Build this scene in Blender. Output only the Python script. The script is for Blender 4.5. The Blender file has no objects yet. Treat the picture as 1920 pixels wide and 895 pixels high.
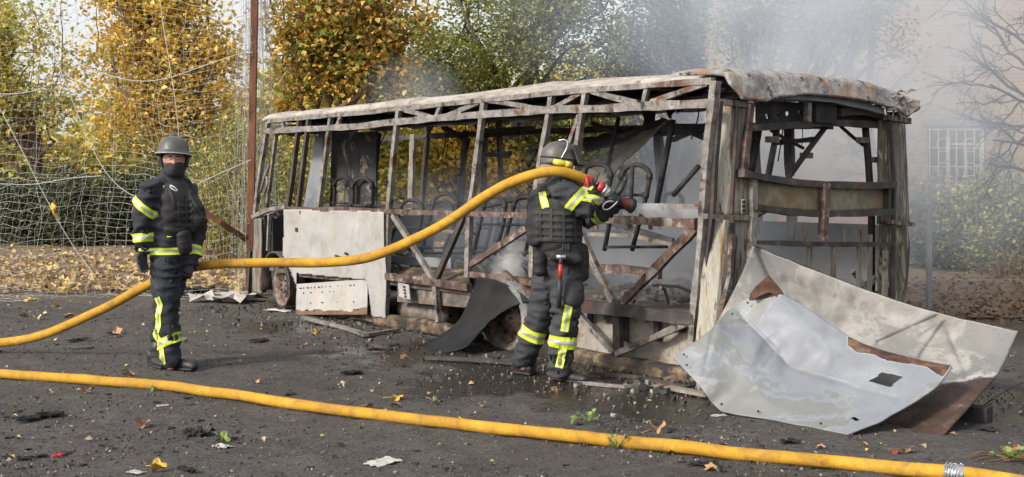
import bpy, bmesh, math, random
import numpy as np
from mathutils import Vector, Matrix, noise
from mathutils.bvhtree import BVHTree

# ------------------------------------------------------------------ camera, world, sun, exposure
SC = bpy.context.scene
COL = SC.collection
CAM_H, FPX = 1.52, 2200.0            # eye height (m), focal length in photo pixels (1920 wide)
cam_data = bpy.data.cameras.new("camera")
cam = bpy.data.objects.new("camera", cam_data); COL.objects.link(cam)
cam.location = (0, 0, CAM_H); cam.rotation_euler = (math.pi / 2, 0, 0)
cam_data.sensor_width = 36.0; cam_data.lens = FPX / 1920 * 36
cam_data.shift_y = -100.5 / 1920
cam_data.clip_start = 0.1; cam_data.clip_end = 2000
SC.camera = cam

SUN_EL, SUN_AZ = math.radians(31), math.radians(233)   # azimuth clockwise from +Y: sun is behind-left of the camera
world = bpy.data.worlds.new("World"); SC.world = world; world.use_nodes = True
wn, wl = world.node_tree.nodes, world.node_tree.links
sky = wn.new("ShaderNodeTexSky"); sky.sky_type = 'NISHITA'; sky.sun_disc = False
sky.sun_elevation = SUN_EL; sky.sun_rotation = SUN_AZ
sky.air_density = 1.0; sky.dust_density = 5.0; sky.ozone_density = 1.0
hs = wn.new("ShaderNodeHueSaturation"); hs.inputs["Saturation"].default_value = 0.40
wl.new(sky.outputs[0], hs.inputs["Color"])
# thin bright cloud over the whole sky
wtc = wn.new("ShaderNodeTexCoord"); wnz = wn.new("ShaderNodeTexNoise"); wnz.inputs["Scale"].default_value = 2.2; wnz.inputs["Detail"].default_value = 6
wl.new(wtc.outputs["Generated"], wnz.inputs["Vector"])
wmr = wn.new("ShaderNodeMapRange"); wl.new(wnz.outputs["Fac"], wmr.inputs[0])
for i_, x_ in enumerate((.3, .7, .40, .62)): wmr.inputs[i_ + 1].default_value = x_
wmx = wn.new("ShaderNodeMix"); wmx.data_type = 'RGBA'; wl.new(wmr.outputs[0], wmx.inputs[0]); wl.new(hs.outputs[0], wmx.inputs[6]); wmx.inputs[7].default_value = (5.0, 5.05, 5.2, 1)
bg = wn["Background"]; wl.new(wmx.outputs[2], bg.inputs[0]); bg.inputs[1].default_value = 0.15

sun_d = bpy.data.lights.new("sun", 'SUN'); sun_d.energy = 2.3; sun_d.angle = math.radians(9.0)
sun_d.color = (1.0, 0.93, 0.82)
sun = bpy.data.objects.new("sun", sun_d); COL.objects.link(sun)
sdir = Vector((math.sin(SUN_AZ) * math.cos(SUN_EL), math.cos(SUN_AZ) * math.cos(SUN_EL), math.sin(SUN_EL)))
sun.rotation_euler = sdir.to_track_quat('Z', 'Y').to_euler(); sun.location = (-8, -10, 12)

SC.view_settings.view_transform = 'Standard'; SC.view_settings.look = 'None'
SC.view_settings.exposure = 0.70; SC.view_settings.gamma = 1.0
SC.view_settings.use_curve_mapping = False
SC.render.engine = 'CYCLES'
SC.cycles.use_denoising = True
SC.cycles.max_bounces = 6; SC.cycles.volume_bounces = 3
SC.cycles.volume_step_rate = 2.0; SC.cycles.volume_max_steps = 64
SC.cycles.transparent_max_bounces = 8
random.seed(7); RNG = np.random.default_rng(7)

# ------------------------------------------------------------------ helpers: pixels -> places
def P(px, py, D):                     # photo pixel at distance D along the view axis
    return Vector(((px - 960) / FPX * D, D, CAM_H + (347 - py) / FPX * D))
def G(px, py, z=0.0):                 # photo pixel on the horizontal plane z
    return P(px, py, (CAM_H - z) * FPX / (py - 347))

# ------------------------------------------------------------------ helpers: objects
def tag(o, label=None, cat=None, group=None, kind=None):
    if label: o['label'] = label
    if cat: o['category'] = cat
    if group: o['group'] = group
    if kind: o['kind'] = kind
    return o
def empty(name, loc=(0, 0, 0), rz=0.0, parent=None):
    o = bpy.data.objects.new(name, None); COL.objects.link(o)
    o.location = loc; o.rotation_euler = (0, 0, rz); o.empty_display_size = 0.2
    if parent: o.parent = parent
    return o
def mesh_obj(name, me, mats, parent=None):
    o = bpy.data.objects.new(name, me); COL.objects.link(o)
    for m in (mats if isinstance(mats, (list, tuple)) else [mats]):
        if m: me.materials.append(m)
    if parent: o.parent = parent
    return o
def nz(p, s=1.0, seed=0.0):
    return noise.noise(Vector((p[0] * s + seed, p[1] * s + seed * 1.7, p[2] * s - seed)))
def fbm(p, s=1.0, seed=0.0, o=3):
    return sum(nz(p, s * 2 ** k, seed + 11.3 * k) / 2 ** k for k in range(o))

class MB:
    """collects shapes, then links them as ONE mesh object"""
    def __init__(s): s.v = []; s.f = []; s.m = []; s.att = []
    def add(s, vs, fs, mi=0, att=None):
        b = len(s.v); s.v += [tuple(x) for x in vs]
        s.f += [tuple(i + b for i in f) for f in fs]; s.m += [mi] * len(fs)
        s.att += list(att) if att is not None else [0.0] * len(vs)
    def box(s, c, d, mi=0, rot=None):
        c = Vector(c); vs = []
        for x in (-.5, .5):
            for y in (-.5, .5):
                for z in (-.5, .5):
                    p = Vector((x * d[0], y * d[1], z * d[2]))
                    vs.append(c + (rot @ p if rot else p))
        s.add(vs, [(0, 1, 3, 2), (4, 6, 7, 5), (0, 4, 5, 1), (2, 3, 7, 6), (0, 2, 6, 4), (1, 5, 7, 3)], mi)
    def beam(s, pts, w, d, n, mi=0, jit=0.0, seg=0.12, seed=None):
        """rectangular bar along a polyline; w across, d along the normal n"""
        pts = [Vector(p) for p in pts]; n = Vector(n).normalized()
        if jit:
            out = [pts[0]]
            for a, b in zip(pts, pts[1:]):
                k = max(1, int((b - a).length / seg))
                out += [a.lerp(b, i / k) for i in range(1, k + 1)]
            pts = out
        sd = random.random() * 50 if seed is None else seed
        rings = []
        for i, p in enumerate(pts):
            t = (pts[min(i + 1, len(pts) - 1)] - pts[max(i - 1, 0)]).normalized()
            bb = t.cross(n).normalized(); nn = bb.cross(t).normalized()
            off = Vector((0, 0, 0)); k = 1.0
            if jit:
                off = bb * nz(p, 1.3, sd) * jit + nn * nz(p, 1.1, sd + 9) * jit
                k = 1 + 0.35 * nz(p, 5.0, sd + 4)
            rings.append([p + off + bb * (w * .5 * k * a) + nn * (d * .5 * c) for a, c in ((-1, -1), (1, -1), (1, 1), (-1, 1))])
        vs = [q for r in rings for q in r]; fs = []
        for i in range(len(rings) - 1):
            for k in range(4):
                a, b = i * 4 + k, i * 4 + (k + 1) % 4
                fs.append((a, b, b + 4, a + 4))
        e = (len(rings) - 1) * 4
        fs += [(3, 2, 1, 0), (e, e + 1, e + 2, e + 3)]
        s.add(vs, fs, mi)
    def tube(s, pts, r, n=8, mi=0, cap=True, squash=None):
        pts = [Vector(p) for p in pts]; m = len(pts)
        rr = r if isinstance(r, (list, tuple)) else [r] * m
        t0 = (pts[1] - pts[0]).normalized()
        ref = Vector((0, 0, 1)) if abs(t0.z) < .9 else Vector((1, 0, 0))
        vs = []
        for i, p in enumerate(pts):
            t = (pts[min(i + 1, m - 1)] - pts[max(i - 1, 0)]).normalized()
            a = t.cross(ref)
            if a.length < 1e-5: a = t.orthogonal()
            a.normalize(); b = a.cross(t).normalized(); ref = b
            for k in range(n):
                th = 2 * math.pi * k / n
                vs.append(p + (a * math.cos(th) + b * math.sin(th) * (squash or 1)) * rr[i])
        fs = [(i * n + k, i * n + (k + 1) % n, (i + 1) * n + (k + 1) % n, (i + 1) * n + k) for i in range(m - 1) for k in range(n)]
        if cap: fs += [tuple(range(n))[::-1], tuple((m - 1) * n + k for k in range(n))]
        s.add(vs, fs, mi)
    def grid(s, rows, thick, mi=0, att=None, drop=None, back_mi=None):
        """rows of points -> a sheet with real thickness; drop(i,j) leaves a hole"""
        R, C = len(rows), len(rows[0]); pts = [Vector(p) for r in rows for p in r]
        nr = []
        for i in range(R):
            for j in range(C):
                a = pts[min(i + 1, R - 1) * C + j] - pts[max(i - 1, 0) * C + j]
                b = pts[i * C + min(j + 1, C - 1)] - pts[i * C + max(j - 1, 0)]
                c = a.cross(b); nr.append(c.normalized() if c.length > 1e-9 else Vector((0, 0, 1)))
        N = R * C
        vs = pts + [p - q * thick for p, q in zip(pts, nr)]
        keep = {(i, j) for i in range(R - 1) for j in range(C - 1) if not (drop and drop(i, j))}
        fs, ms = [], []
        for (i, j) in keep:
            a, b, c, d = i * C + j, i * C + j + 1, (i + 1) * C + j + 1, (i + 1) * C + j
            fs.append((d, c, b, a)); fs.append((a + N, b + N, c + N, d + N))
            for (di, dj, e0, e1) in ((-1, 0, a, b), (0, 1, b, c), (1, 0, c, d), (0, -1, d, a)):
                if (i + di, j + dj) not in keep: fs.append((e0, e1, e1 + N, e0 + N))
        at = None
        if att is not None:
            at = list(att) + list(att)
        s.add(vs, fs, mi, at)
    def lathe(s, prof, c, ax, n=24, mi=0):
        """prof: (r, h) pairs turned about the axis ax through c"""
        c = Vector(c); ax = Vector(ax).normalized(); a = ax.orthogonal().normalized(); b = ax.cross(a)
        vs = [c + ax * h + (a * math.cos(2 * math.pi * k / n) + b * math.sin(2 * math.pi * k / n)) * r for r, h in prof for k in range(n)]
        m = len(prof)
        fs = [(i * n + k, i * n + (k + 1) % n, (i + 1) * n + (k + 1) % n, (i + 1) * n + k) for i in range(m - 1) for k in range(n)]
        s.add(vs, fs, mi)
    def build(s, name, mats, parent=None, smooth=False, bevel=0.0):
        me = bpy.data.meshes.new(name); me.from_pydata(s.v, [], s.f)
        me.polygons.foreach_set("material_index", s.m)
        if smooth: me.polygons.foreach_set("use_smooth", [True] * len(s.f))
        if any(s.att):
            me.attributes.new("mask", 'FLOAT', 'POINT').data.foreach_set("value", s.att)
        bm = bmesh.new(); bm.from_mesh(me); bmesh.ops.recalc_face_normals(bm, faces=bm.faces); bm.to_mesh(me); bm.free()
        me.update()
        o = mesh_obj(name, me, mats, parent)
        if bevel:
            b = o.modifiers.new("bevel", 'BEVEL'); b.width = bevel; b.segments = 2; b.limit_method = 'ANGLE'
        return o
def catmull(pts, k=6):
    pts = [Vector(p) for p in pts]; out = []
    q = [pts[0] * 2 - pts[1]] + pts + [pts[-1] * 2 - pts[-2]]
    for i in range(1, len(q) - 2):
        a, b, c, d = q[i - 1], q[i], q[i + 1], q[i + 2]
        for j in range(k):
            t = j / k
            out.append(.5 * ((2 * b) + (c - a) * t + (2 * a - 5 * b + 4 * c - d) * t * t + (3 * b - a - 3 * c + d) * t ** 3))
    return out + [pts[-1]]
def resample(pts, n):
    pts = [Vector(p) for p in pts]; L = [0.0]
    for a, b in zip(pts, pts[1:]): L.append(L[-1] + (b - a).length)
    out, j = [], 0
    for i in range(n):
        s = L[-1] * i / (n - 1)
        while j < len(L) - 2 and L[j + 1] < s: j += 1
        t = (s - L[j]) / max(1e-9, L[j + 1] - L[j]); out.append(pts[j].lerp(pts[j + 1], min(1, t)))
    return out
def coons(top, bot, left, right, n, m):
    """patch between four edges: top/bot run left->right (m points), left/right run top->bottom (n points)"""
    T, B, Lf, Rt = resample(top, m), resample(bot, m), resample(left, n), resample(right, n)
    rows = []
    for i in range(n):
        s = i / (n - 1); r = []
        for j in range(m):
            t = j / (m - 1)
            r.append(T[j] * (1 - s) + B[j] * s + Lf[i] * (1 - t) + Rt[i] * t
                     - (T[0] * (1 - s) * (1 - t) + T[-1] * (1 - s) * t + B[0] * s * (1 - t) + B[-1] * s * t))
        rows.append(r)
    return rows
def to_px(p):
    return (960 + p[0] / p[1] * FPX, 347 - (p[2] - CAM_H) / p[1] * FPX)
def in_poly(x, y, poly):
    c = False; j = len(poly) - 1
    for i in range(len(poly)):
        xi, yi = poly[i]; xj, yj = poly[j]
        if (yi > y) != (yj > y) and x < (xj - xi) * (y - yi) / (yj - yi) + xi: c = not c
        j = i
    return c
def seg_dist(x, y, a, b):
    dx, dy = b[0] - a[0], b[1] - a[1]; L = dx * dx + dy * dy
    t = 0 if L == 0 else max(0, min(1, ((x - a[0]) * dx + (y - a[1]) * dy) / L))
    return math.hypot(x - a[0] - t * dx, y - a[1] - t * dy)

# ------------------------------------------------------------------ helpers: materials
def new_mat(name):
    m = bpy.data.materials.new(name); m.use_nodes = True
    nt = m.node_tree; b = nt.nodes["Principled BSDF"]
    return m, nt, b
def ramp(nt, stops, src):
    r = nt.nodes.new("ShaderNodeValToRGB"); e = r.color_ramp.elements
    while len(e) < len(stops): e.new(0.5)
    for x, (p, c) in zip(e, stops): x.position = p; x.color = (*c, 1)
    nt.links.new(src, r.inputs[0]); return r.outputs[0]
def tex_noise(nt, co, scale, detail=4, rough=.6, dist=0.0):
    t = nt.nodes.new("ShaderNodeTexNoise"); t.inputs["Scale"].default_value = scale
    t.inputs["Detail"].default_value = detail; t.inputs["Roughness"].default_value = rough
    t.inputs["Distortion"].default_value = dist
    nt.links.new(co, t.inputs["Vector"]); return t.outputs["Fac"]
def coords(nt, stretch=(1, 1, 1), kind="Object", rot=(0, 0, 0)):
    tc = nt.nodes.new("ShaderNodeTexCoord"); mp = nt.nodes.new("ShaderNodeMapping")
    mp.inputs["Scale"].default_value = stretch; mp.inputs["Rotation"].default_value = rot
    nt.links.new(tc.outputs[kind], mp.inputs["Vector"]); return mp.outputs[0]
def mathn(nt, op, a, b=None, clamp=False):
    n = nt.nodes.new("ShaderNodeMath"); n.operation = op; n.use_clamp = clamp
    for i, x in enumerate((a, b)):
        if x is None: continue
        if isinstance(x, (int, float)): n.inputs[i].default_value = x
        else: nt.links.new(x, n.inputs[i])
    return n.outputs[0]
def mapr(nt, src, a, b, c=0.0, d=1.0):
    n = nt.nodes.new("ShaderNodeMapRange"); nt.links.new(src, n.inputs[0])
    for i, x in enumerate((a, b, c, d)): n.inputs[i + 1].default_value = x
    return n.outputs[0]
def mixc(nt, fac, a, b):
    n = nt.nodes.new("ShaderNodeMix"); n.data_type = 'RGBA'
    if isinstance(fac, (int, float)): n.inputs[0].default_value = fac
    else: nt.links.new(fac, n.inputs[0])
    for i, x in ((6, a), (7, b)):
        if isinstance(x, tuple): n.inputs[i].default_value = (*x, 1)
        else: nt.links.new(x, n.inputs[i])
    return n.outputs[2]
def bump(nt, bsdf, h, strength=.4, dist=.01):
    b = nt.nodes.new("ShaderNodeBump"); b.inputs["Strength"].default_value = strength
    b.inputs["Distance"].default_value = dist
    nt.links.new(h, b.inputs["Height"]); nt.links.new(b.outputs[0], bsdf.inputs["Normal"])
def attr(nt, name):
    a = nt.nodes.new("ShaderNodeAttribute"); a.attribute_name = name; return a.outputs["Fac"]
def mottled(name, stops, scale=5, rough=.8, metal=0.0, bs=.4, bscale=45, bdist=.006, over=None, oscale=3.0, olo=.5, ohi=.6,
            over2=None, o2scale=9.0, o2lo=.55, o2hi=.62, stretch=(1, 1, 1), mask=None, mask_amp=.5, mask_scale=14.0, rough2=None):
    """layered weathered surface: base ramp, up to two stain layers, an optional ragged layer driven by the mesh attribute 'mask'"""
    m, nt, b = new_mat(name); co = coords(nt, stretch)
    c = ramp(nt, stops, tex_noise(nt, co, scale, 6, .65, .3))
    if over: c = mixc(nt, mapr(nt, tex_noise(nt, co, oscale, 7, .7, .5), olo, ohi), c, over)
    if over2: c = mixc(nt, mapr(nt, tex_noise(nt, co, o2scale, 6, .7), o2lo, o2hi), c, over2)
    r = mapr(nt, tex_noise(nt, co, scale * 2.3, 4), .3, .7, rough - .12, min(1, rough + .1))
    if mask:
        k = mathn(nt, 'ADD', attr(nt, "mask"), mathn(nt, 'MULTIPLY', mathn(nt, 'SUBTRACT', tex_noise(nt, coords(nt), mask_scale, 8, .7), .5), mask_amp))
        k = mapr(nt, k, .47, .53)
        mc = ramp(nt, mask, tex_noise(nt, coords(nt), 7, 6, .7, .6))
        c = mixc(nt, k, c, mc)
    nt.links.new(c, b.inputs["Base Color"]); nt.links.new(r, b.inputs["Roughness"])
    b.inputs["Metallic"].default_value = metal
    bump(nt, b, tex_noise(nt, co, bscale, 6, .7), bs, bdist)
    return m
def plain(name, col, rough=.6, metal=0.0, var=.25, scale=25, bs=.15, bscale=120, bdist=.002):
    lo = tuple(x * (1 - var) for x in col); hi = tuple(min(1, x * (1 + var)) for x in col)
    return mottled(name, [(.3, lo), (.7, hi)], scale, rough, metal, bs, bscale, bdist)
def leaf_mat(name, stops, trans=.27, rough=.45):
    m, nt, b = new_mat(name)
    g = nt.nodes.new("ShaderNodeNewGeometry")
    c = ramp(nt, stops, g.outputs["Random Per Island"])
    n = tex_noise(nt, coords(nt), .9, 3)
    c = mixc(nt, mapr(nt, n, .42, .66, 0.0, .3), c, stops[0][1])
    nt.links.new(c, b.inputs["Base Color"]); b.inputs["Roughness"].default_value = rough
    b.inputs["Specular IOR Level"].default_value = .45
    tr = nt.nodes.new("ShaderNodeBsdfTranslucent"); nt.links.new(c, tr.inputs[0])
    mx = nt.nodes.new("ShaderNodeMixShader"); mx.inputs[0].default_value = trans
    out = nt.nodes["Material Output"]
    nt.links.new(b.outputs[0], mx.inputs[1]); nt.links.new(tr.outputs[0], mx.inputs[2]); nt.links.new(mx.outputs[0], out.inputs[0])
    return m
# ------------------------------------------------------------------ materials of the wreck
RUST = (.15, .055, .028); SOOT = (.018, .017, .017); ASH = (.46, .43, .40)
M = {}
M['frame'] = mottled("burnt_frame", [(.3, (.115, .103, .093)), (.5, (.22, .20, .183)), (.68, (.37, .345, .318))], 13, .65, .3, .6, 60, .006,
                     over=(.12, .058, .034), oscale=5.5, olo=.55, ohi=.62, over2=(.028, .025, .023), o2scale=6.5, o2lo=.52, o2hi=.64)
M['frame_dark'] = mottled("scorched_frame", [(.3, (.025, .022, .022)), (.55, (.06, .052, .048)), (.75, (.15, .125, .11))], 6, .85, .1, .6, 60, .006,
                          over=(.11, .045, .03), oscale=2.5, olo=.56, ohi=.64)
M['rust_rail'] = mottled("rusted_rail", [(.3, (.065, .034, .026)), (.5, (.12, .068, .05)), (.7, (.20, .165, .148))], 13, .7, .25, .6, 70, .006,
                         over=(.29, .27, .255), oscale=7, olo=.54, ohi=.62, over2=(.03, .025, .023), o2scale=8, o2lo=.52, o2hi=.6)
M['roof_edge'] = mottled("ash_covered_roof_edge", [(.3, (.17, .15, .13)), (.5, (.31, .28, .25)), (.7, (.45, .42, .385))], 9, .9, 0, 1.0, 40, .014, stretch=(.4, 1, 1),
                         over=(.16, .10, .07), oscale=5, olo=.57, ohi=.66, over2=(.07, .055, .05), o2scale=12, o2lo=.6, o2hi=.68)
M['soot'] = mottled("soot_black", [(.3, (.012, .012, .013)), (.6, (.035, .033, .033)), (.8, (.07, .062, .058))], 4, .9, 0, .6, 30, .01)
M['far_panel'] = mottled("grey_inner_panel", [(.3, (.14, .15, .165)), (.6, (.22, .23, .25)), (.8, (.3, .31, .32))], 3, .8, 0, .3, 30, .004)
M['white_panel'] = mottled("scorched_white_panel", [(.3, (.215, .208, .20)), (.45, (.30, .293, .283)), (.6, (.33, .322, .31)), (.72, (.385, .38, .372))], 3.2, .7, 0, .5, 18, .008,
                           over=(.26, .228, .185), oscale=3.5, olo=.52, ohi=.70, over2=(.15, .14, .13), o2scale=7, o2lo=.62, o2hi=.72,
                           mask=[(.3, (.06, .035, .025)), (.6, (.16, .09, .05)), (.8, (.22, .16, .11))])
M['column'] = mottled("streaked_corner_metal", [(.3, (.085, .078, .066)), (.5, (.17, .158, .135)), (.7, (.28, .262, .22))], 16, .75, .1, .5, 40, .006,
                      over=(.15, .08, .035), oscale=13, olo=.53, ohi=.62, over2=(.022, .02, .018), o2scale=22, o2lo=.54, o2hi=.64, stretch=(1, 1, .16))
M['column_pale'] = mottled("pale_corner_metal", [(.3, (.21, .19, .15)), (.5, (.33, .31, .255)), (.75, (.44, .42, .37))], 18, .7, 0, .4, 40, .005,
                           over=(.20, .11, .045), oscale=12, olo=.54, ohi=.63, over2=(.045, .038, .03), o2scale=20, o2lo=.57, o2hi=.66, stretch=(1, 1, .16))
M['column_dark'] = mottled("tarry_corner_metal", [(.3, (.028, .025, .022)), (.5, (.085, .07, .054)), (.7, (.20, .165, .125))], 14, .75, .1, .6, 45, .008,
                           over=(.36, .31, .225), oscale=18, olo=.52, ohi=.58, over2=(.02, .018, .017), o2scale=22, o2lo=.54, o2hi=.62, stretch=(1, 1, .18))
M['olive'] = mottled("heat_stained_olive_panel", [(.25, (.075, .07, .048)), (.5, (.19, .16, .095)), (.75, (.32, .285, .20))], 6, .6, .1, .4, 30, .005,
                     over=(.20, .12, .05), oscale=3, olo=.54, ohi=.68, over2=(.04, .036, .03), o2scale=4, o2lo=.6, o2hi=.7)
M['beige'] = mottled("smoke_stained_beige_panel", [(.25, (.12, .105, .09)), (.5, (.22, .195, .165)), (.75, (.32, .29, .25))], 5, .8, 0, .4, 35, .005,
                     over=(.17, .105, .05), oscale=4, olo=.54, ohi=.68, over2=(.03, .026, .023), o2scale=6, o2lo=.54, o2hi=.66)
M['sill'] = mottled("rusty_yellow_sill", [(.3, (.03, .024, .02)), (.48, (.085, .06, .038)), (.66, (.24, .18, .105))], 7, .85, 0, .7, 50, .008,
                    over=(.022, .02, .019), oscale=4.4, olo=.46, ohi=.58)
M['char'] = mottled("charred_insulation", [(.28, (.13, .13, .135)), (.45, (.30, .29, .285)), (.7, (.50, .48, .455))], 9, .95, 0, 1.0, 34, .04,
                    over=(.34, .215, .135), oscale=3.6, olo=.50, ohi=.60, over2=(.035, .033, .033), o2scale=8, o2lo=.56, o2hi=.63)
M['seat_tube'] = mottled("burnt_seat_tube", [(.3, (.012, .012, .012)), (.6, (.04, .035, .032)), (.8, (.12, .095, .08))], 9, .8, .2, .4, 60, .004)
M['rim'] = mottled("burnt_wheel_rim", [(.3, (.07, .045, .035)), (.5, (.20, .15, .12)), (.7, (.32, .27, .23))], 9, .8, .2, .5, 60, .005, over=(.085, .045, .03), oscale=5)
M['tyre'] = mottled("burnt_tyre_wire", [(.3, (.07, .07, .072)), (.55, (.2, .2, .2)), (.72, (.42, .41, .40))], 8, .8, .1, .9, 50, .012, stretch=(1, .3, 1))
M['soot_plate'] = mottled("soot_black_plate", [(.3, (.008, .008, .0085)), (.6, (.016, .016, .017)), (.8, (.035, .035, .038))], 5, .62, 0, .4, 40, .004, stretch=(1, 1, .4))
_b = M['soot_plate'].node_tree.nodes['Principled BSDF']; _b.inputs['Specular IOR Level'].default_value = .22
M['gas_bottle'] = mottled("burnt_tank", [(.3, (.035, .032, .03)), (.5, (.11, .092, .078)), (.7, (.26, .235, .21))], 7, .8, 0, .6, 40, .006, over=(.17, .085, .045), oscale=6, olo=.54, ohi=.64, over2=(.16, .18, .19), o2scale=5, o2lo=.58, o2hi=.64)

M['ashfloor'] = mottled("ash_strewn_floor", [(.3, (.035, .031, .028)), (.5, (.085, .077, .068)), (.72, (.20, .18, .155))], 4, .9, 0, .8, 30, .012, over=(.15, .10, .05), oscale=3, olo=.58, ohi=.68)
# ------------------------------------------------------------------ the bus: local x runs to the front, local y = -(distance into the bus)
BO = Vector((1.505, 8.95, 0)); BF = Vector((-.6237, .7818, 0)); BR = Vector((.7818, .6237, 0))
bus = empty("burnt_bus", BO, math.atan2(BF.y, BF.x))
tag(bus, "burnt-out bus reduced to its rusted frame, scorched panels and lumpy roof", "bus")
EYE = Vector((0, 0, CAM_H))
def _ray(px, py): return Vector(((px - 960) / FPX, 1, (347 - py) / FPX))
def loc(p): q = p - BO; return Vector((q.dot(BF), -q.dot(BR), q.z))
def S(px, py, v=0.0):                 # on the long plane v metres into the bus
    d = _ray(px, py); t = (v - (EYE - BO).dot(BR)) / d.dot(BR); return loc(EYE + d * t)
def R(px, py, u=0.0):                 # on the cross plane u metres ahead of the rear face
    d = _ray(px, py); t = (u - (EYE - BO).dot(BF)) / d.dot(BF); return loc(EYE + d * t)
NS = Vector((0, 1, 0)); NR = Vector((-1, 0, 0))      # outward normals of the near side and of the rear
WID = 2.55
def part(name, mat, fn, smooth=False, parent=bus, bevel=0.0):
    m = MB(); fn(m); return m.build(name, mat, parent, smooth, bevel)
def bar(name, mat, pts, w, d=None, n=NS, v=0.0, jit=.012, parent=bus, pl=S):
    m = MB(); m.beam([pl(*p, v) for p in pts], w, d or w, n, jit=jit, seg=.1); return m.build(name, mat, parent)

# --- roof: skin, ribs, edge
def roof_line(u):                     # z of the lower lip of the roof edge along the near side
    a, b = S(500, 227), S(1338, 152); t = (u - b.x) / (a.x - b.x)
    return b.z + (a.z - b.z) * t
def f_roof(m):
    rows = []
    for i in range(64):
        u = .10 + 7.33 * i / 63; r = []; z0 = roof_line(u)
        for (v, dz) in ((-.005, 0), (-.02, .03), (-.012, .065), (.03, .10), (.10, .125), (.3, .15), (.7, .165), (1.2, .17), (1.7, .165), (2.2, .145), (2.45, .12), (2.54, .07), (2.56, 0)):
            p = Vector((u, -v, z0 + dz * (1 - .25 * (i / 63)) * min(1, .45 + .5 * u)))
            k = .012 if v < .15 else .03
            p += Vector((0, fbm(p, 2.2, 3) * k * .6, fbm(p, 1.6, 8) * k))
            if i == 63: p.z -= .02
            r.append(p)
        rows.append(r)
    m.grid(rows, -.012)
part("roof_skin", M['roof_edge'], f_roof, True)
def f_lip(m): m.beam([S(503, 228), S(745, 206), S(920, 188), S(1090, 170), S(1337, 153)], .045, .05, NS, jit=.008)
part("roof_rail", M['frame'], f_lip)
for i in range(13):
    u = .35 + i * .57
    z = roof_line(u) + .06
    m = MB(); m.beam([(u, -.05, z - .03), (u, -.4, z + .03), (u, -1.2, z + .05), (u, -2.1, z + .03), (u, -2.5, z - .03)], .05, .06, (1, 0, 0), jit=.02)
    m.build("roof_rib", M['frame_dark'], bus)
for v in (.55, 1.0, 1.55, 2.05):
    m = MB(); m.beam([(u, -v, roof_line(u) + .055 + random.uniform(-.05, .01)) for u in np.linspace(.1, 7.2, 16)], .04, .05, NS, jit=.03)
    m.build("roof_stringer", M['frame_dark'], bus)
def f_liner(m):                       # scorched inner lining hanging along both cornices
    for v0, v1, seed in ((.06, .42, 1),):
        rows = []
        for i in range(60):
            u = .5 + 6.7 * i / 59
            z0 = roof_line(u); r = []
            for j in range(7):
                t = j / 6
                p = Vector((u, -(v0 + (v1 - v0) * t), z0 - .20 + .21 * t ** .6))
                p.z += fbm(p, 3, seed) * .04; p.y += fbm(p, 2.5, seed + 4) * .03
                r.append(p)
            rows.append(r)
        m.grid(rows, .006, drop=lambda i, j: nz((i * .19, j * .5, seed), 1.0, seed) > .28)
part("ceiling_liner", M['soot'], f_liner)
# --- near side: cant rail, truss, window posts
CANT = [(498, 247), (560, 243), (645, 239), (745, 229), (845, 220), (925, 214), (1040, 206), (1200, 200), (1332, 194)]
bar("cant_rail", M['frame'], CANT, .068, .05)
bar("cant_rail", M['frame_dark'], [(510, 240), (745, 224), (1040, 200), (1330, 186)], .05, .05, v=.35)
for a, b in (((760, 206), (818, 222)), ((828, 197), (819, 221)), ((903, 190), (826, 221)), ((918, 189), (1022, 206)), ((1094, 172), (1037, 205)),
             ((1112, 171), (1196, 194)), ((1216, 162), (1208, 196)), ((1328, 156), (1222, 193)), ((640, 217), (631, 240)), ((531, 228), (533, 244))):
    bar("truss_brace", M['frame'], [a, b], .045, .035, v=.004)
POSTS = [((503, 229), (492, 300), (479, 402)), ((562, 224), (551, 310), (540, 392)), ((580, 222), (569, 305), (558, 392)),
         ((621, 219), (608, 310), (597, 393)), ((749, 205), (737, 300), (728, 396), (724, 596)), ((909, 188), (893, 300), (880, 402), (877, 520)),
         ((1035, 175), (1026, 230), (1013, 300), (1001, 400), (998, 520)), ((1100, 170), (1090, 225), (1079, 300), (1072, 405))]
for i, p in enumerate(POSTS):
    bar("window_post", M['frame'] if i not in (1, 2) else M['frame_dark'], p, (.06 if i in (0, 4, 5) else .05), .05, v=.006)
bar("post_gusset", M['frame'], [(1090, 205), (1066, 272)], .04, .03, v=.008)
bar("window_post", M['frame'], [(520, 250), (500, 390)], .035, .04, v=.05)
# --- belt rails
bar("belt_rail", M['rust_rail'], [(536, 391), (640, 393), (728, 397), (880, 401), (992, 404)], .05, .05, v=-.008)
bar("belt_rail", M['rust_rail'], [(1092, 409), (1200, 413), (1306, 420)], .07, .05, v=-.008)
bar("belt_rail", M['frame'], [(474, 408), (500, 396), (537, 388)], .055, .05)
for px in (1118, 1182, 1220):
    bar("rail_tab", M['rust_rail'], [(px, 417), (px, 431)], .045, .01, v=.01)
bar("window_rail", M['frame'], [(1198, 387), (1262, 387), (1312, 389)], .04, .04, v=.12)
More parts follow.
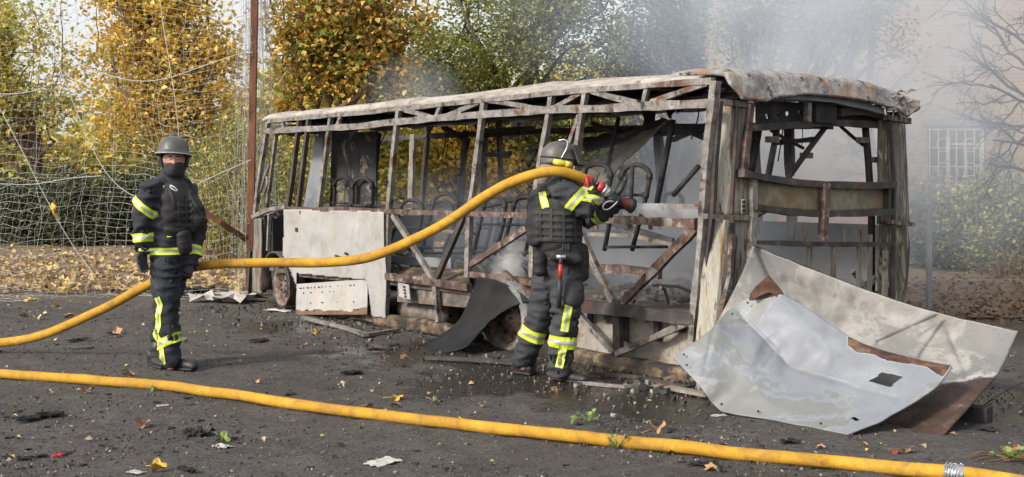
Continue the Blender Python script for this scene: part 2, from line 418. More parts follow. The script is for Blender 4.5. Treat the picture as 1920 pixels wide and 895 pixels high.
# --- side braces below the belt
for pts, w, mt in (([(737, 403), (812, 522)], .05, 'frame'), ([(872, 403), (820, 520)], .055, 'frame_dark'), ([(988, 428), (883, 496)], .055, 'rust_rail'),
                   ([(815, 520), (822, 604)], .055, 'frame'), ([(945, 513), (1000, 558)], .07, 'rust_rail'), ([(1092, 440), (1118, 500), (1152, 566)], .055, 'frame'),
                   ([(1304, 428), (1166, 568)], .07, 'rust_rail'), ([(1157, 562), (1160, 664)], .075, 'frame_dark'), ([(1084, 586), (1152, 660)], .05, 'frame'),
                   ([(1297, 602), (1156, 664)], .05, 'frame')):
    bar("side_brace", M[mt], pts, w, .045, v=-.004)
bar("floor_rail", M['rust_rail'], [(726, 517), (815, 529), (880, 538)], .07, .06, v=-.01)
bar("floor_rail", M['rust_rail'], [(880, 515), (940, 520), (1000, 530)], .06, .05, v=.02)
bar("floor_rail", M['frame_dark'], [(1080, 572), (1157, 580), (1305, 600)], .095, .07, v=-.012)
# --- corner post near the rear
bar("corner_post", M['frame'], [(1342, 152), (1331, 260), (1320, 400), (1307, 560), (1301, 640)], .06, .06, v=-.012)
bar("corner_post", M['frame_dark'], [(1349, 190), (1336, 400), (1318, 560)], .05, .04, v=.03)
# --- floor, plinths, inner far wall
def f_floor(m):
    rows = [[Vector((u, -v, .50 + .03 * fbm((u, v, 0), 1.2, 5))) for v in np.linspace(.02, 2.5, 14)] for u in np.linspace(.05, 7.3, 36)]
    m.grid(rows, -.05)
part("floor_panel", M['ashfloor'], f_floor)
random.seed(12)
def f_fd(m):
    for i in range(420):
        u, v = random.uniform(.2, 7), random.uniform(.1, 2.4); s = .02 + (.03 if u < 2.9 else .10) * random.random() ** 3
        m.box((u, -v, .53 + s * .3), (s * random.uniform(.6, 2.2), s, s * .7), rot=Matrix.Rotation(random.uniform(0, 3), 3, 'Z') @ Matrix.Rotation(random.uniform(-.5, .5), 3, 'X'))
    for i in range(26):
        a = Vector((random.uniform(.4, 6.5), -random.uniform(.2, 2.3), .55)); d = Vector((random.uniform(-.5, .5), random.uniform(-.4, .4), random.uniform(0, .22))); m.tube([a, a + d * .5 + Vector((0, 0, .05)), a + d], .014, 5)
tag(part("floor_debris", M['ashfloor'], f_fd), kind="stuff")
def f_farwall(m):
    rows = [[Vector((u, -2.5 + .02 * fbm((u, z, 0), 1.1, 2), z)) for z in np.linspace(.45, 1.16, 8)] for u in np.linspace(.15, 6.9, 30)]
    m.grid(rows, .02)
part("side_panel", M['far_panel'], f_farwall)
bar("belt_rail", M['frame_dark'], [(560, 385), (1560, 385)][:1] + [(1330, 392)], .06, .05, v=2.5)
bar("cant_rail", M['frame_dark'], [(690, 262), (880, 252), (1120, 243), (1400, 236), (1560, 236)], .07, .06, v=2.52)
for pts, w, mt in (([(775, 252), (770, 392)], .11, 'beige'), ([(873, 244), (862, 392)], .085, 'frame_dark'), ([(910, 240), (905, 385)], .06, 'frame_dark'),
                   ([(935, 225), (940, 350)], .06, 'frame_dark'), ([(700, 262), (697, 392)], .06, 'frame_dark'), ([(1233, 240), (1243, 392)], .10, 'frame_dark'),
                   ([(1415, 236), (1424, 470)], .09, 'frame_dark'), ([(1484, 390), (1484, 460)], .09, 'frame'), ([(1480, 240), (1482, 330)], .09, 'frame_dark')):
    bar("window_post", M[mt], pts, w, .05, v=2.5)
for a, b in (((905, 290), (952, 293)), ((1460, 268), (1525, 262)), ((1100, 262), (1335, 244)), ((830, 238), (872, 262))):
    bar("cross_bar", M['frame_dark'], [a, b], .05, .05, v=2.1)
for a, b in (((1110, 232), (1180, 262)), ((1150, 262), (1240, 228)), ((1240, 225), (1330, 262)), ((1262, 262), (1330, 232)), ((905, 245), (1000, 240))):
    bar("roof_brace", M['frame_dark'], [a, b], .04, .04, v=1.4)
bar("inner_rail", M['far_panel'], [(726, 487), (848, 494)], .10, .05, v=.45)
bar("inner_rail", M['rust_rail'], [(1105, 500), (1180, 506), (1238, 515)], .075, .05, v=.7)
bar("inner_rail", M['beige'], [(1105, 440), (1190, 442), (1262, 458)], .035, .04, v=.6)
bar("inner_rail", M['frame_dark'], [(1118, 410), (1190, 432), (1262, 452)], .05, .04, v=.9)
bar("inner_rail", M['frame_dark'], [(1120, 555), (1150, 540), (1200, 536)], .05, .05, v=1.2)
bar("inner_rail", M['beige'], [(775, 438), (820, 432), (890, 438)], .03, .03, v=.4)
# --- the ceiling slab that has come down across the middle
def f_slab(m):
    a, b, c, d = S(1165, 268, 1.3), S(1248, 225, 1.3), S(1122, 352, .9), S(1085, 322, .9)
    rows = coons([a, b], [d, c], [a, d], [b, c], 26, 14)
    rows = [[p + Vector((0, fbm(p, 3, 1) * .05, fbm(p, 4, 2) * .025)) for p in r] for r in rows]
    m.grid(rows, .02)
part("fallen_ceiling_panel", M['beige'], f_slab, True)
def f_slab2(m):
    a, b, c, d = S(1090, 258, 1.5), S(1240, 228, 1.5), S(1238, 250, 1.3), S(1098, 284, 1.3)
    rows = coons([a, b], [d, c], [a, d], [b, c], 10, 24)
    m.grid([[p + Vector((0, fbm(p, 3, 1) * .05, fbm(p, 4, 2) * .03)) for p in r] for r in rows], .02)
part("fallen_ceiling_panel", M['soot'], f_slab2, True)
# --- driver's bulkhead and door leaf
def f_bulk(m):
    a, b, c, d = S(622, 250, .7), S(706, 246, .7), S(704, 392, .7), S(618, 392, .7)
    m.grid(coons([a, b], [d, c], [a, d], [b, c], 14, 10), .03)
M['bulkhead'] = mottled("scorched_bulkhead", [(.3, (.012, .012, .014)), (.6, (.03, .03, .035)), (.8, (.05, .05, .055))], 3, .8, 0, .4, 30, .006,
                        over=(.20, .165, .12), oscale=2.3, olo=.53, ohi=.57)
part("bulkhead", M['bulkhead'], f_bulk)
def f_leaf(m):
    a, b, c, d = S(592, 255, .5), S(606, 250, .5), S(604, 392, .5), S(568, 392, .5)
    m.grid(coons([a, b], [d, c], [a, d], [b, c], 8, 6), .02)
part("cab_door", M['far_panel'], f_leaf)
# --- seats: hoop, two posts and a crossbar each
def seat(px, py, wpx, v, foot, tilt=-14):
    """hoop top at the pixel on the plane v; the posts lean down to the pixel row foot"""
    m = MB(); n = 10; pts = []
    h = wpx * .42
    for k in range(n + 1):
        th = math.pi * k / n
        pts.append((px - wpx / 2 * math.cos(th), py + h - h * math.sin(th)))
    L = [(px - wpx / 2 + tilt * .4, py + h + 35), (px - wpx / 2 + tilt, foot)]
    Rr = [(px + wpx / 2 + tilt * .2, py + h + 35), (px + wpx / 2 + tilt, foot)]
    path = [S(*q, v + .08 * i / 14) for i, q in enumerate(L[::-1] + pts + Rr)]
    m.tube(path, .021, 8)
    for q in (path[2], path[-3], path[1], path[-2]):
        m.box(q + Vector((0, .01, 0)), (.05, .035, .05))
    o = m.build("seat_frame", M['seat_tube'], bus, True)
    for a, b in ((path[1], path[-2]), (path[0] + Vector((0, 0, .03)), path[0] + Vector((-.42, 0, .05))), (path[-1] + Vector((0, 0, .03)), path[-1] + Vector((-.42, 0, .05)))):
        c = MB(); c.tube([a, b], .015, 6); c.build("crossbar", M['seat_tube'], o, True)
for a in ((772, 375, 42, .45, 470, -26), (836, 364, 46, .8, 480, -24), (830, 378, 40, 1.1, 470, -18), (928, 369, 40, .5, 478, -20), (985, 369, 42, .5, 480, -24),
          (905, 378, 36, 1.4, 470, -14), (1121, 308, 50, .5, 420, -30), (1193, 309, 52, .35, 470, -34), (1152, 312, 44, 1.5, 440, -18), (644, 333, 32, .55, 392, -3),
          (680, 335, 36, .6, 392, -2), (1262, 362, 36, 1.9, 430, -8), (955, 372, 36, 1.7, 455, -10)):
    seat(*a)
# --- grab poles and brackets
for a, b, v, r in (((940, 332), (985, 372), .9, .022), ((905, 390), (1000, 366), .7, .022), ((1005, 282), (990, 312), .6, .02), ((1262, 225), (1228, 400), .6, .026),
                   ((1310, 312), (1262, 366), .5, .024), ((1160, 220), (1135, 330), 1.0, .02), ((1186, 312), (1182, 400), .34, .018), ((880, 260), (862, 330), 1.6, .022),
                   ((712, 250), (700, 392), .9, .02)):
    part("grab_pole", M['seat_tube'], lambda m: m.tube([S(*a, v), S(*b, v)], r, 8), True)
for (px, py) in ((948, 288), (998, 284), (902, 310)):
    part("pole_bracket", M['seat_tube'], lambda m: m.box(S(px, py, 1.0), (.16, .05, .05)))
# --- white side panel at the front wheel with its hatch
WP = [(533, 393), (722, 397), (724, 597), (697, 593), (689, 525), (556, 513), (557, 540), (546, 512), (530, 478)]
def pix_sheet(poly, v, n, m_, drop_holes=(), mask=None, thick=.006, wob=.006, seed=1):
    xs = [p[0] for p in poly]; ys = [p[1] for p in poly]
    X = np.linspace(min(xs), max(xs), m_); Y = np.linspace(min(ys), max(ys), n)
    rows = []; att = []
    for y in Y:
        r = []
        for x in X:
            p = S(x, y, v); p.y += fbm(p, 1.6, seed) * wob * 2.2; r.append(p)
            att.append(mask(x, y) if mask else 0.0)
        rows.append(r)
    def drop(i, j):
        cx, cy = (X[j] + X[j + 1]) / 2, (Y[i] + Y[i + 1]) / 2
        return not in_poly(cx, cy, poly) or any(in_poly(cx, cy, h) for h in drop_holes)
    mb = MB(); mb.grid(rows, -thick, att=att, drop=drop); return mb
holes = [[(562, 396), (566, 396), (566, 402), (562, 402)]]
pix_sheet(WP, -.03, 90, 84, holes, lambda x, y: max(.02, .34 if seg_dist(x, y, (555, 430), (555, 431)) < 5 else 0, .3 * (y > 588)), wob=.008).build("side_panel", M['white_panel'], bus, True)
part("panel_stain", M['soot'], lambda m: m.box(S(556, 431, -.042), (.07, .004, .05)))
def f_frame(m):
    for a, b in (((556, 516), (690, 528)), ((556, 516), (560, 545)), ((690, 528), (692, 592)), ((556, 592), (692, 594))):
        m.beam([S(*a, .02), S(*b, .02)], .035, .03, NS)
part("hatch_frame", M['sill'], f_frame)
part("hatch_recess", M['soot'], lambda m: m.grid(coons([S(557, 514, .25), S(690, 524, .25)], [S(557, 592, .25), S(690, 592, .25)], [S(557, 514, .25), S(557, 592, .25)], [S(690, 524, .25), S(690, 592, .25)], 4, 4), .02))
def f_flap(m):
    tl, tr, bl, br = S(557, 533, -.03), S(690, 524, -.02), S(555, 591, -.14), S(689, 591, -.10)
    rows = coons([tl, tr], [bl, br], [tl, bl], [tr, br], 30, 60); att = []
    rows = [[p + Vector((0, fbm(p, 2.5, 4) * .012, 0)) for p in r] for r in rows]
    for i, r in enumerate(rows):
        for j, p in enumerate(r):
            s, t = i / 29, j / 59
            att.append(max(0, min(1, .5 + (s - .88 + .10 * fbm((t * 3.2, 0, 0), 2.0, 5) + .35 * max(0, t - .80)) * 4)))
    m.grid(rows, -.008, att=att)
flap = part("access_flap", M['white_panel'], f_flap, True)
def f_riv():
    tl, tr, bl, br = S(557, 533, -.03), S(690, 524, -.02), S(555, 591, -.14), S(689, 591, -.10)
    for s in (.14, .3, .62, .84):
        for t in np.arange(.06, .97, .055):
            if random.random() < (.72 if s == .14 else .3):
                p = (tl.lerp(tr, t)).lerp(bl.lerp(br, t), s) + Vector((0, .012, 0))
                part("rivet_hole", M['soot'], lambda m: m.box(p, (.011, .008, .015)), parent=flap)
                if random.random() < .3: part("rivet_hole", M['soot'], lambda m: m.box(p + Vector((-.03, 0, 0)), (.010, .008, .013)), parent=flap)
random.seed(31)
f_riv()
# --- underfloor boxes, tank, sills
part("stowage_box", M['gas_bottle'], lambda m: m.grid(coons([S(745, 533, .05), S(885, 545, .05)], [S(745, 566, .05), S(885, 578, .05)], [S(745, 533, .05), S(745, 566, .05)], [S(885, 545, .05), S(885, 578, .05)], 8, 20), .05))
part("number_plate_bracket", M['white_panel'], lambda m: m.grid(coons([S(746, 530, -.05), S(766, 534, -.05)], [S(748, 556, -.06), S(769, 562, -.06)], [S(746, 530, -.05), S(748, 556, -.06)], [S(766, 534, -.05), S(769, 562, -.06)], 6, 6), .01))
part("number_plate_holes", M['soot'], lambda m: [m.box(S(757 + k * 1.0, 538 + k * 6, -.066), (.03, .006, .02)) for k in range(4)])
part("fuel_tank", M['gas_bottle'], lambda m: m.lathe([(.02, -.02), (.13, 0), (.15, .03), (.15, .74), (.13, .78), (.02, .79)], S(842, 592, .3), (1, 0, 0), 20), True)
part("floor_edge", M['sill'], lambda m: m.grid(coons([S(735, 500, .3), S(880, 505, .3)], [S(735, 520, .05), S(880, 534, .05)], [S(735, 500, .3), S(735, 520, .05)], [S(880, 505, .3), S(880, 534, .05)], 6, 20), .03))
def f_sill(m):
    pts = [S(640, 580, .05), S(720, 600, .04), S(815, 614, .03), S(900, 640, .03)]
    m.beam(catmull(pts, 6), .14, .13, NS)
part("side_sill", M['sill'], f_sill, False, bevel=.035)
def f_sill2(m):
    pts = catmull([S(1010, 655, .03), S(1085, 672, .02), S(1180, 690, .01), S(1300, 712, 0)], 8)
    m.beam([p + Vector((0, fbm(p, 2, 2) * .012, fbm(p, 2, 6) * .012)) for p in pts], .17, .15, NS)
part("side_sill", M['sill'], f_sill2, False, bevel=.045)
def f_low(m):
    a, b, c, d = S(1078, 578, .12), S(1304, 606, .12), S(1304, 706, .10), S(1078, 664, .10)
    rows = coons([a, b], [d, c], [a, d], [b, c], 16, 40)
    m.grid([[p + Vector((0, fbm(p, 2, 3) * .03, 0)) for p in r] for r in rows], .01)
M['skirt'] = mottled("stained_skirt_panel", [(.3, (.19, .17, .145)), (.5, (.29, .265, .23)), (.7, (.37, .34, .30))], 5, .8, 0, .4, 30, .006, over=(.20, .115, .045), oscale=5, olo=.53, ohi=.64, over2=(.05, .04, .034), o2scale=9, o2lo=.56, o2hi=.66)
part("inner_skirt_panel", M['skirt'], f_low, True)
for px in (1107, 1173, 1232):
    bar("skirt_bracket", M['frame_dark'], [(px, 578 + (px - 1107) * .1), (px + 1, 640)], .06, .03, v=.08) if px != 1107 else bar("skirt_bracket", M['frame_dark'], [(px, 576), (px, 606)], .05, .03, v=.08)
for k in range(9):                    # underframe
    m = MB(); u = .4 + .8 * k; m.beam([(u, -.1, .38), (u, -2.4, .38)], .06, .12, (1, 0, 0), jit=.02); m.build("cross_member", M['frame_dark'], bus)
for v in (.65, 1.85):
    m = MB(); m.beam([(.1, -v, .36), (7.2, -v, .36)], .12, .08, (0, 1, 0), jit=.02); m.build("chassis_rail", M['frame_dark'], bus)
# axle gear seen behind the arch
def f_engine(m):
    for i in range(40):
        c = S(random.uniform(890, 1000), random.uniform(520, 590), random.uniform(.25, .7))
        m.box(c, (random.uniform(.05, .22), .1, random.uniform(.04, .12)), rot=Matrix.Rotation(random.uniform(-.5, .5), 3, 'Y'))
part("running_gear", M['gas_bottle'], f_engine)
# --- wheels
def wheel(c, rt, rr, wd, steer=0.0, tyre=True, tm='tyre'):
    w = empty("wheel", c, steer, bus); w.empty_display_size = .1
    m = MB(); ax = (0, 1, 0)
    m.lathe([(.03, .0), (.09, .012), (.105, -.01), (rr * .52, -.035), (rr * .62, -.05), (rr * .8, -.06), (rr * .86, -.02), (rr * .92, .03), (rr, .045), (rr * 1.03, .03), (rr * .98, -.05), (rr * .9, -wd * .8), (rr * .98, -wd), (rr * 1.03, -wd)], (0, 0, 0), ax, 36)
    m.lathe([(0.0, .02), (.035, .02), (.055, .0), (.06, -.02)], (0, 0, 0), ax, 16)
    o = m.build("rim", M['rim'], w, True)
    b = MB()
    for k in range(8):
        th = 2 * math.pi * k / 8
        b.lathe([(0, .03), (.014, .03), (.014, -.01)], (math.cos(th) * .085, 0, math.sin(th) * .085), ax, 6)
        th += .4; h = MB()
        h.lathe([(0, -.036), (.022, -.036), (.024, -.05)], (math.cos(th) * rr * .56, .004, math.sin(th) * rr * .56), ax, 10); h.build("vent_hole", M['soot'], o)
    b.build("wheel_bolts", M['frame_dark'], o)
    if tyre:
        t = MB(); prof = [(rr * 1.0, .04), (rr * 1.12, .05), (rt * .97, .03), (rt, -.04), (rt, -wd * .7), (rt * .95, -wd), (rr, -wd)]
        t.lathe(prof, (0, 0, 0), ax, 44)
        t.v = [(x * (1 + .05 * nz((x, y, z), 6, 2)), y + .02 * nz((x, y, z), 9, 5), (z if z > -rt * .8 else -rt * .8 + (z + rt * .8) * .35) * (1 + .04 * nz((x, y, z), 5, 8))) for x, y, z in t.v]
        t.build("tyre", M[tm], w, True)
    return w
cw = S(950, 603, -.05); cw.z = .30; wheel(cw, .345, .27, .24)
cf = S(534, 539, .04); cf.z = .29; wheel(cf, .29, .26, .22, steer=-.12, tm='frame_dark')
cg = S(502, 540, .14); 
wheel(Vector((cw.x, -2.3, .3)), .345, .27, .24); wheel(Vector((cf.x, -2.3, .3)), .33, .27, .22)
def f_arch(m):
    c = S(520, 540, 0); rows = []
    for k in range(19):
        th = math.radians(-12 + 204 * k / 18); rows.append([Vector((c.x + .05 + .36 * math.cos(th), -v, .28 + .42 * math.sin(th))) for v in (-.03, .1, .3)])
    m.grid(rows, .02)
part("wheel_arch", M['frame_dark'], f_arch, True)
# --- cab front corner
def f_corner(m):
    a, b, c, d = S(476, 410, 0), S(489, 410, -.02), S(490, 552, -.02), S(472, 548, 0)
    rows = coons([a, b], [d, c], [a, d], [b, c], 30, 6)
    m.grid([[p + Vector((fbm(p, 3, 2) * .012, fbm(p, 3, 7) * .012, 0)) for p in r] for r in rows], .02)
part("front_corner_panel", M['column'], f_corner, True)
bar("front_post", M['frame_dark'], [(497, 400), (494, 548)], .07, .06, v=.05)
bar("front_post", M['frame'], [(506, 398), (503, 470)], .035, .04, v=.02)
bar("front_post", M['frame_dark'], [(470, 470), (466, 553)], .05, .05, v=.3)
def f_dash(m):
    for i in range(60):
        c = S(random.uniform(497, 530), random.uniform(392, 520), random.uniform(.25, .9))
        m.box(c, (random.uniform(.05, .2), random.uniform(.05, .2), random.uniform(.02, .12)), rot=Matrix.Rotation(random.uniform(-.6, .6), 3, 'Y'))
part("cab_wreckage", M['soot'], f_dash)
part("cab_wiring", M['char'], lambda m: [m.tube(catmull([S(515 + random.uniform(-6, 8), 415 + random.uniform(0, 40), .2) for _ in range(5)], 5), .008, 6) for _ in range(4)], True)
bar("dash_rail", M['frame'], [(488, 402), (536, 389)], .05, .05, v=.02)
part("mirror_arm", M['frame'], lambda m: [m.tube(catmull([S(489, 360, -.05), S(497, 330, -.1), S(505, 310, -.12)], 5), .018, 7), m.tube(catmull([S(494, 368, -.05), S(500, 350, -.12), S(501, 335, -.1), S(497, 332, -.08)], 5), .014, 7)], True)
# front end seen through the windows
def f_front(m):
    rows = [[Vector((7.3 + .1 * math.sin(math.pi * v / 2.5), -v, z)) for v in np.linspace(0.05, 2.5, 12)] for z in np.linspace(.35, 1.1, 6)]
    m.grid(rows, .03)
part("front_panel", M['soot'], f_front)
m = MB(); m.beam([(7.35, -.02, 2.36), (7.45, -1.2, 2.36), (7.35, -2.5, 2.36)], .12, .08, (0, 0, 1), jit=.01); m.build("front_header", M['frame_dark'], bus)
for v in (1.25, 2.5):
    m = MB(); m.beam([(7.6, -v, 1.05), (7.4, -v, 2.34)], .06, .06, (1, 0, 0), jit=.01); m.build("front_post", M['frame_dark'], bus)
# ------------------------------------------------------------------ rear of the bus
def rsheet(name, mat, quad, u4, n=20, m_=6, thick=.015, wob=.012, sm=True, parent=bus, drop=None):
    a, b, c, d = [R(*q, u) for q, u in zip(quad, u4)]          # tl, tr, br, bl
    rows = coons([a, b], [d, c], [a, d], [b, c], n, m_)
    rows = [[p + Vector((fbm(p, 3, 3), fbm(p, 2.5, 8), 0)) * wob for p in r] for r in rows]
    mb = MB(); mb.grid(rows, thick, drop=drop); return mb.build(name, mat, parent, sm)
rsheet("corner_panel", M['column_pale'], [(1347, 196), (1373, 196), (1364, 404), (1326, 404)], (.07, -.05, -.05, .07), 26, 8)  # side-facing strips paler: sunlight on that face is put into the colour
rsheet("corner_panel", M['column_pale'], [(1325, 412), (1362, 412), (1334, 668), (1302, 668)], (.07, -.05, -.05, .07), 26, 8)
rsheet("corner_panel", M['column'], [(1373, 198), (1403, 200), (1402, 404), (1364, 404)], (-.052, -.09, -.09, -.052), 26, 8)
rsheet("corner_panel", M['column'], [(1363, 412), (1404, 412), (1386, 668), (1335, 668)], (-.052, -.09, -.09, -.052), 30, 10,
       drop=lambda i, j: 3 <= j <= 4 and 3 < i < 26)
rsheet("inner_column", M['far_panel'], [(1350, 420), (1400, 420), (1392, 600), (1345, 600)], (.1, .05, .05, .1), 10, 5)
bar("column_seam", M['frame_dark'], [(1380, 198), (1378, 300), (1372, 402)], .02, .03, NR, -.09, pl=R)
bar("column_bead", M['rust_rail'], [(1372, 418), (1368, 520), (1350, 600)], .03, .04, NR, -.08, pl=R)
bar("corner_ledge", M['column'], [(1322, 406), (1362, 409), (1406, 410)], .035, .05, NR, -.09, pl=R)
bar("corner_ledge", M['column'], [(1346, 190), (1375, 193), (1406, 198)], .04, .06, NR, -.07, pl=R)
bar("rear_window_post", M['rust_rail'], [(1408, 197), (1401, 260), (1393, 330)], .055, .05, NR, -.10, pl=R)
bar("rear_window_post", M['frame'], [(1412, 326), (1412, 400), (1408, 470), (1394, 560)], .06, .05, NR, -.11, pl=R)
rsheet("latch_plate", M['column_pale'], [(1391, 374), (1399, 374), (1398, 402), (1390, 402)], (-.105,) * 4, 4, 3, .01, 0)
part("latch_holes", M['soot'], lambda m: [m.box(R(1394.5, y, -.12), (.012, .03, .025)) for y in (379, 387, 395)])
# right-hand column
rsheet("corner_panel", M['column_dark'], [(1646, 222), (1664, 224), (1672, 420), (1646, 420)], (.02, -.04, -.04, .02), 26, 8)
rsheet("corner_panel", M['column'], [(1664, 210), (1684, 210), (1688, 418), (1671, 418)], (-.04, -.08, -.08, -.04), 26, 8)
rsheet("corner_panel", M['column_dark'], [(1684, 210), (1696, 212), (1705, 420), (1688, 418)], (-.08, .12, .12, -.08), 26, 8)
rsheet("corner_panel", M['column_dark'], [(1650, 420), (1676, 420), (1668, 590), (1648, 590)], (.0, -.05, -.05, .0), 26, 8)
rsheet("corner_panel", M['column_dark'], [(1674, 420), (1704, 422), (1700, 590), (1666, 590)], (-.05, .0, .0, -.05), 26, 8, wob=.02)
bar("column_bead", M['beige'], [(1660, 470), (1658, 556)], .05, .03, NR, -.06, pl=R)
bar("corner_ledge", M['column_dark'], [(1662, 222), (1704, 228)], .05, .06, NR, -.08, pl=R)
bar("corner_ledge", M['column_dark'], [(1668, 416), (1711, 420)], .04, .06, NR, -.08, pl=R)
bar("column_seam", M['frame_dark'], [(1671, 225), (1676, 330), (1674, 560)], .03, .03, NR, -.085, pl=R)
# roof cap: a lumpy roll of charred lining round the rear
TOPC = [(1338, 133), (1352, 127), (1400, 126), (1450, 130), (1500, 136), (1550, 142), (1600, 150), (1640, 160), (1672, 168), (1695, 178), (1710, 188)]
BOTC = [(1340, 158), (1360, 188), (1408, 192), (1430, 182), (1480, 178), (1530, 182), (1580, 190), (1620, 199), (1650, 206), (1672, 220), (1692, 200)]
def f_cap(m):
    n = 120
    T = resample([R(*p, .0) for p in TOPC], n); B = resample([R(*p, .0) for p in BOTC], n); rows = []
    for i in range(n):
        t, b = T[i], B[i]; r = []; h = max(.04, t.z - b.z); k = i / (n - 1)
        bul = .18 + .08 * math.sin(math.pi * k) + .07 * max(0, 1 - abs(k - .07) * 9)
        for j in range(20):
            s = j / 19
            if s < .45:
                th = s / .45; z = b.z + h * .66 * th; x = -.09 - bul * .40 + .05 * th
            elif s < .72:
                th = (s - .45) / .27; z = b.z + h * (.66 + .34 * math.sin(th * math.pi / 2)); x = -.04 - bul * .40 + (.04 + bul * .40 + .12) * (1 - math.cos(th * math.pi / 2))
            else:
                th = (s - .72) / .28; z = t.z + .02 * math.sin(th * 3) - .10 * th ** 3; x = .12 + th * .6
            q = Vector((x, b.y + (t.y - b.y) * min(1, s / .72), z))
            g = 1 if i > 3 else .3
            q += Vector((fbm(q, 2.6, 2, 2) * .014 + fbm(q, 13, 2, 2) * .005, fbm(q, 3, 6) * .015, fbm(q, 2.0, 9, 2) * .012 + fbm(q, 12, 5, 2) * .004)) * g
            q.x -= .008 * abs(fbm(q, 9, 4, 3)); q.z += .007 * fbm(q, 16, 1, 2) * min(1, s * 4)
            r.append(q)
        rows.append(r)
    m.grid(rows, .03)
part("rear_roof_cap", M['char'], f_cap, True)
def f_shred(m):                       # loose strands of lining at both ends of the roll
    for (x0, x1, y0, y1, k) in ((1660, 1700, 175, 212, 34),):
        for i in range(k):
            a = R(random.uniform(x0, x1), random.uniform(y0, y1), random.uniform(-.16, -.02))
            b = a + Vector((random.uniform(-.05, .03), -random.uniform(-.02, .14) if x0 > 1500 else random.uniform(-.05, .05), random.uniform(-.10, .03)))
            m.tube([a, a.lerp(b, .5) + Vector((0, 0, .02)), b], [.014, .01, .003], 5)
tag(part("lining_shreds", M['char'], f_shred), kind="stuff")
bar("cap_lip", M['far_panel'], [(1408, 190), (1440, 181), (1500, 181), (1560, 187), (1620, 200), (1655, 209)], .05, .05, NR, -.08, pl=R)
def f_hdr(m):                         # black header above the rear window with punched holes
    hs_ = [(1435, 218, 5), (1473, 213, 5), (1498, 212, 5), (1600, 205, 5), (1576, 210, 5), (1626, 208, 5), (1455, 216, 3), (1550, 210, 4)]
    X = np.linspace(1416, 1650, 150); rows = []
    for s in np.linspace(0, 1, 44):
        rows.append([R(x, (190 + (x - 1416) * .03) * (1 - s) + (238 - 6 * math.sin((x - 1416) / 234 * 3.1)) * s, .10) for x in X])
    px = [[(x, (190 + (x - 1416) * .03) * (1 - s) + (238 - 6 * math.sin((x - 1416) / 234 * 3.1)) * s) for x in X] for s in np.linspace(0, 1, 44)]
    m.grid(rows, -.02, drop=lambda i, j: any(math.hypot((px[i][j][0] - a) * 1.15, px[i][j][1] - b) < r for a, b, r in hs_))
part("rear_header", M['soot'], f_hdr)
bar("header_rail", M['frame_dark'], [(1412, 240), (1480, 234), (1560, 230), (1652, 236)], .05, .08, NR, .06, pl=R)
bar("header_rail", M['frame_dark'], [(1572, 212), (1610, 210), (1652, 218)], .06, .08, NR, .0, pl=R)
part("header_box", M['soot'], lambda m: m.box(R(1541, 210, .03), (.10, .28, .19)))
bar("header_bracket", M['frame'], [(1514, 192), (1513, 228)], .05, .04, NR, -.02, pl=R)
part("lamp_wire", M['seat_tube'], lambda m: [m.tube(catmull([R(1504, 234, .3), R(1505, 260, .3), R(1503, 275, .3)], 4), .004, 5), m.tube(catmull([R(1470, 275, .4), R(1472, 290, .4), R(1478, 305, .4)], 4), .004, 5)])
# window band
rsheet("rear_band_panel", M['olive'], [(1413, 336), (1543, 350), (1541, 397), (1413, 390)], (-.06, -.13, -.13, -.06), 10, 24)
rsheet("rear_band_panel", M['olive'], [(1550, 350), (1664, 350), (1664, 393), (1548, 398)], (-.13, -.06, -.06, -.13), 10, 24)
bar("rear_band_rail", M['frame_dark'], [(1388, 324), (1430, 333), (1490, 343), (1545, 348), (1610, 348), (1672, 346)], .055, .10, NR, -.12, pl=R)
bar("rear_band_rail", M['frame_dark'], [(1412, 390), (1480, 398), (1545, 402), (1610, 401), (1670, 397)], .05, .08, NR, -.13, pl=R)
bar("rear_band_post", M['rust_rail'], [(1546, 344), (1545, 400), (1543, 452)], .055, .06, NR, -.17, pl=R)
bar("rear_band_post", M['frame_dark'], [(1415, 332), (1414, 396)], .03, .06, NR, -.10, pl=R)
bar("rear_band_post", M['frame_dark'], [(1665, 348), (1664, 396)], .04, .06, NR, -.09, pl=R)
bar("rear_rail", M['frame_dark'], [(1408, 455), (1540, 457), (1664, 458)], .04, .05, NR, -.08, pl=R)
for a, b, w in (((1509, 427), (1508, 455), .038), ((1517, 458), (1516, 502), .038), ((1583, 430), (1582, 455), .034), ((1565, 458), (1563, 530), .04),
                ((1613, 430), (1611, 455), .034), ((1611, 458), (1609, 540), .036), ((1632, 440), (1630, 560), .03)):
    bar("rear_upright", M['column'], [a, b], w, .03, NR, -.085, pl=R)
for pts, u, r in (([(1462, 210), (1452, 270), (1440, 332)], .10, .026), ([(1551, 234), (1515, 282), (1475, 338)], .14, .024), ([(1622, 234), (1628, 300), (1634, 400), (1634, 560)], .12, .032),
                  ([(1575, 236), (1600, 258), (1618, 272)], .2, .016), ([(1446, 245), (1475, 262), (1506, 278)], .3, .016), ([(1408, 232), (1412, 300), (1408, 330)], .6, .03),
                  ([(1424, 245), (1416, 290), (1404, 330)], .5, .024), ([(1420, 405), (1440, 394)], .5, .02), ([(1614, 540), (1655, 515)], .3, .03)):
    part("grab_pole", M['seat_tube'], lambda m: m.tube([R(*q, u) for q in pts], r, 8), True)
for (px, py, u) in ((1617, 263, .12), (1512, 292, .3), (1640, 300, .12), (1448, 262, .1)):
    part("pole_bracket", M['gas_bottle'], lambda m: m.box(R(px, py, u - .03), (.06, .11, .05)))
rsheet("rear_floor_edge", M['frame_dark'], [(1400, 520), (1660, 548), (1660, 590), (1400, 600)], (.1, .1, .1, .1), 6, 20)
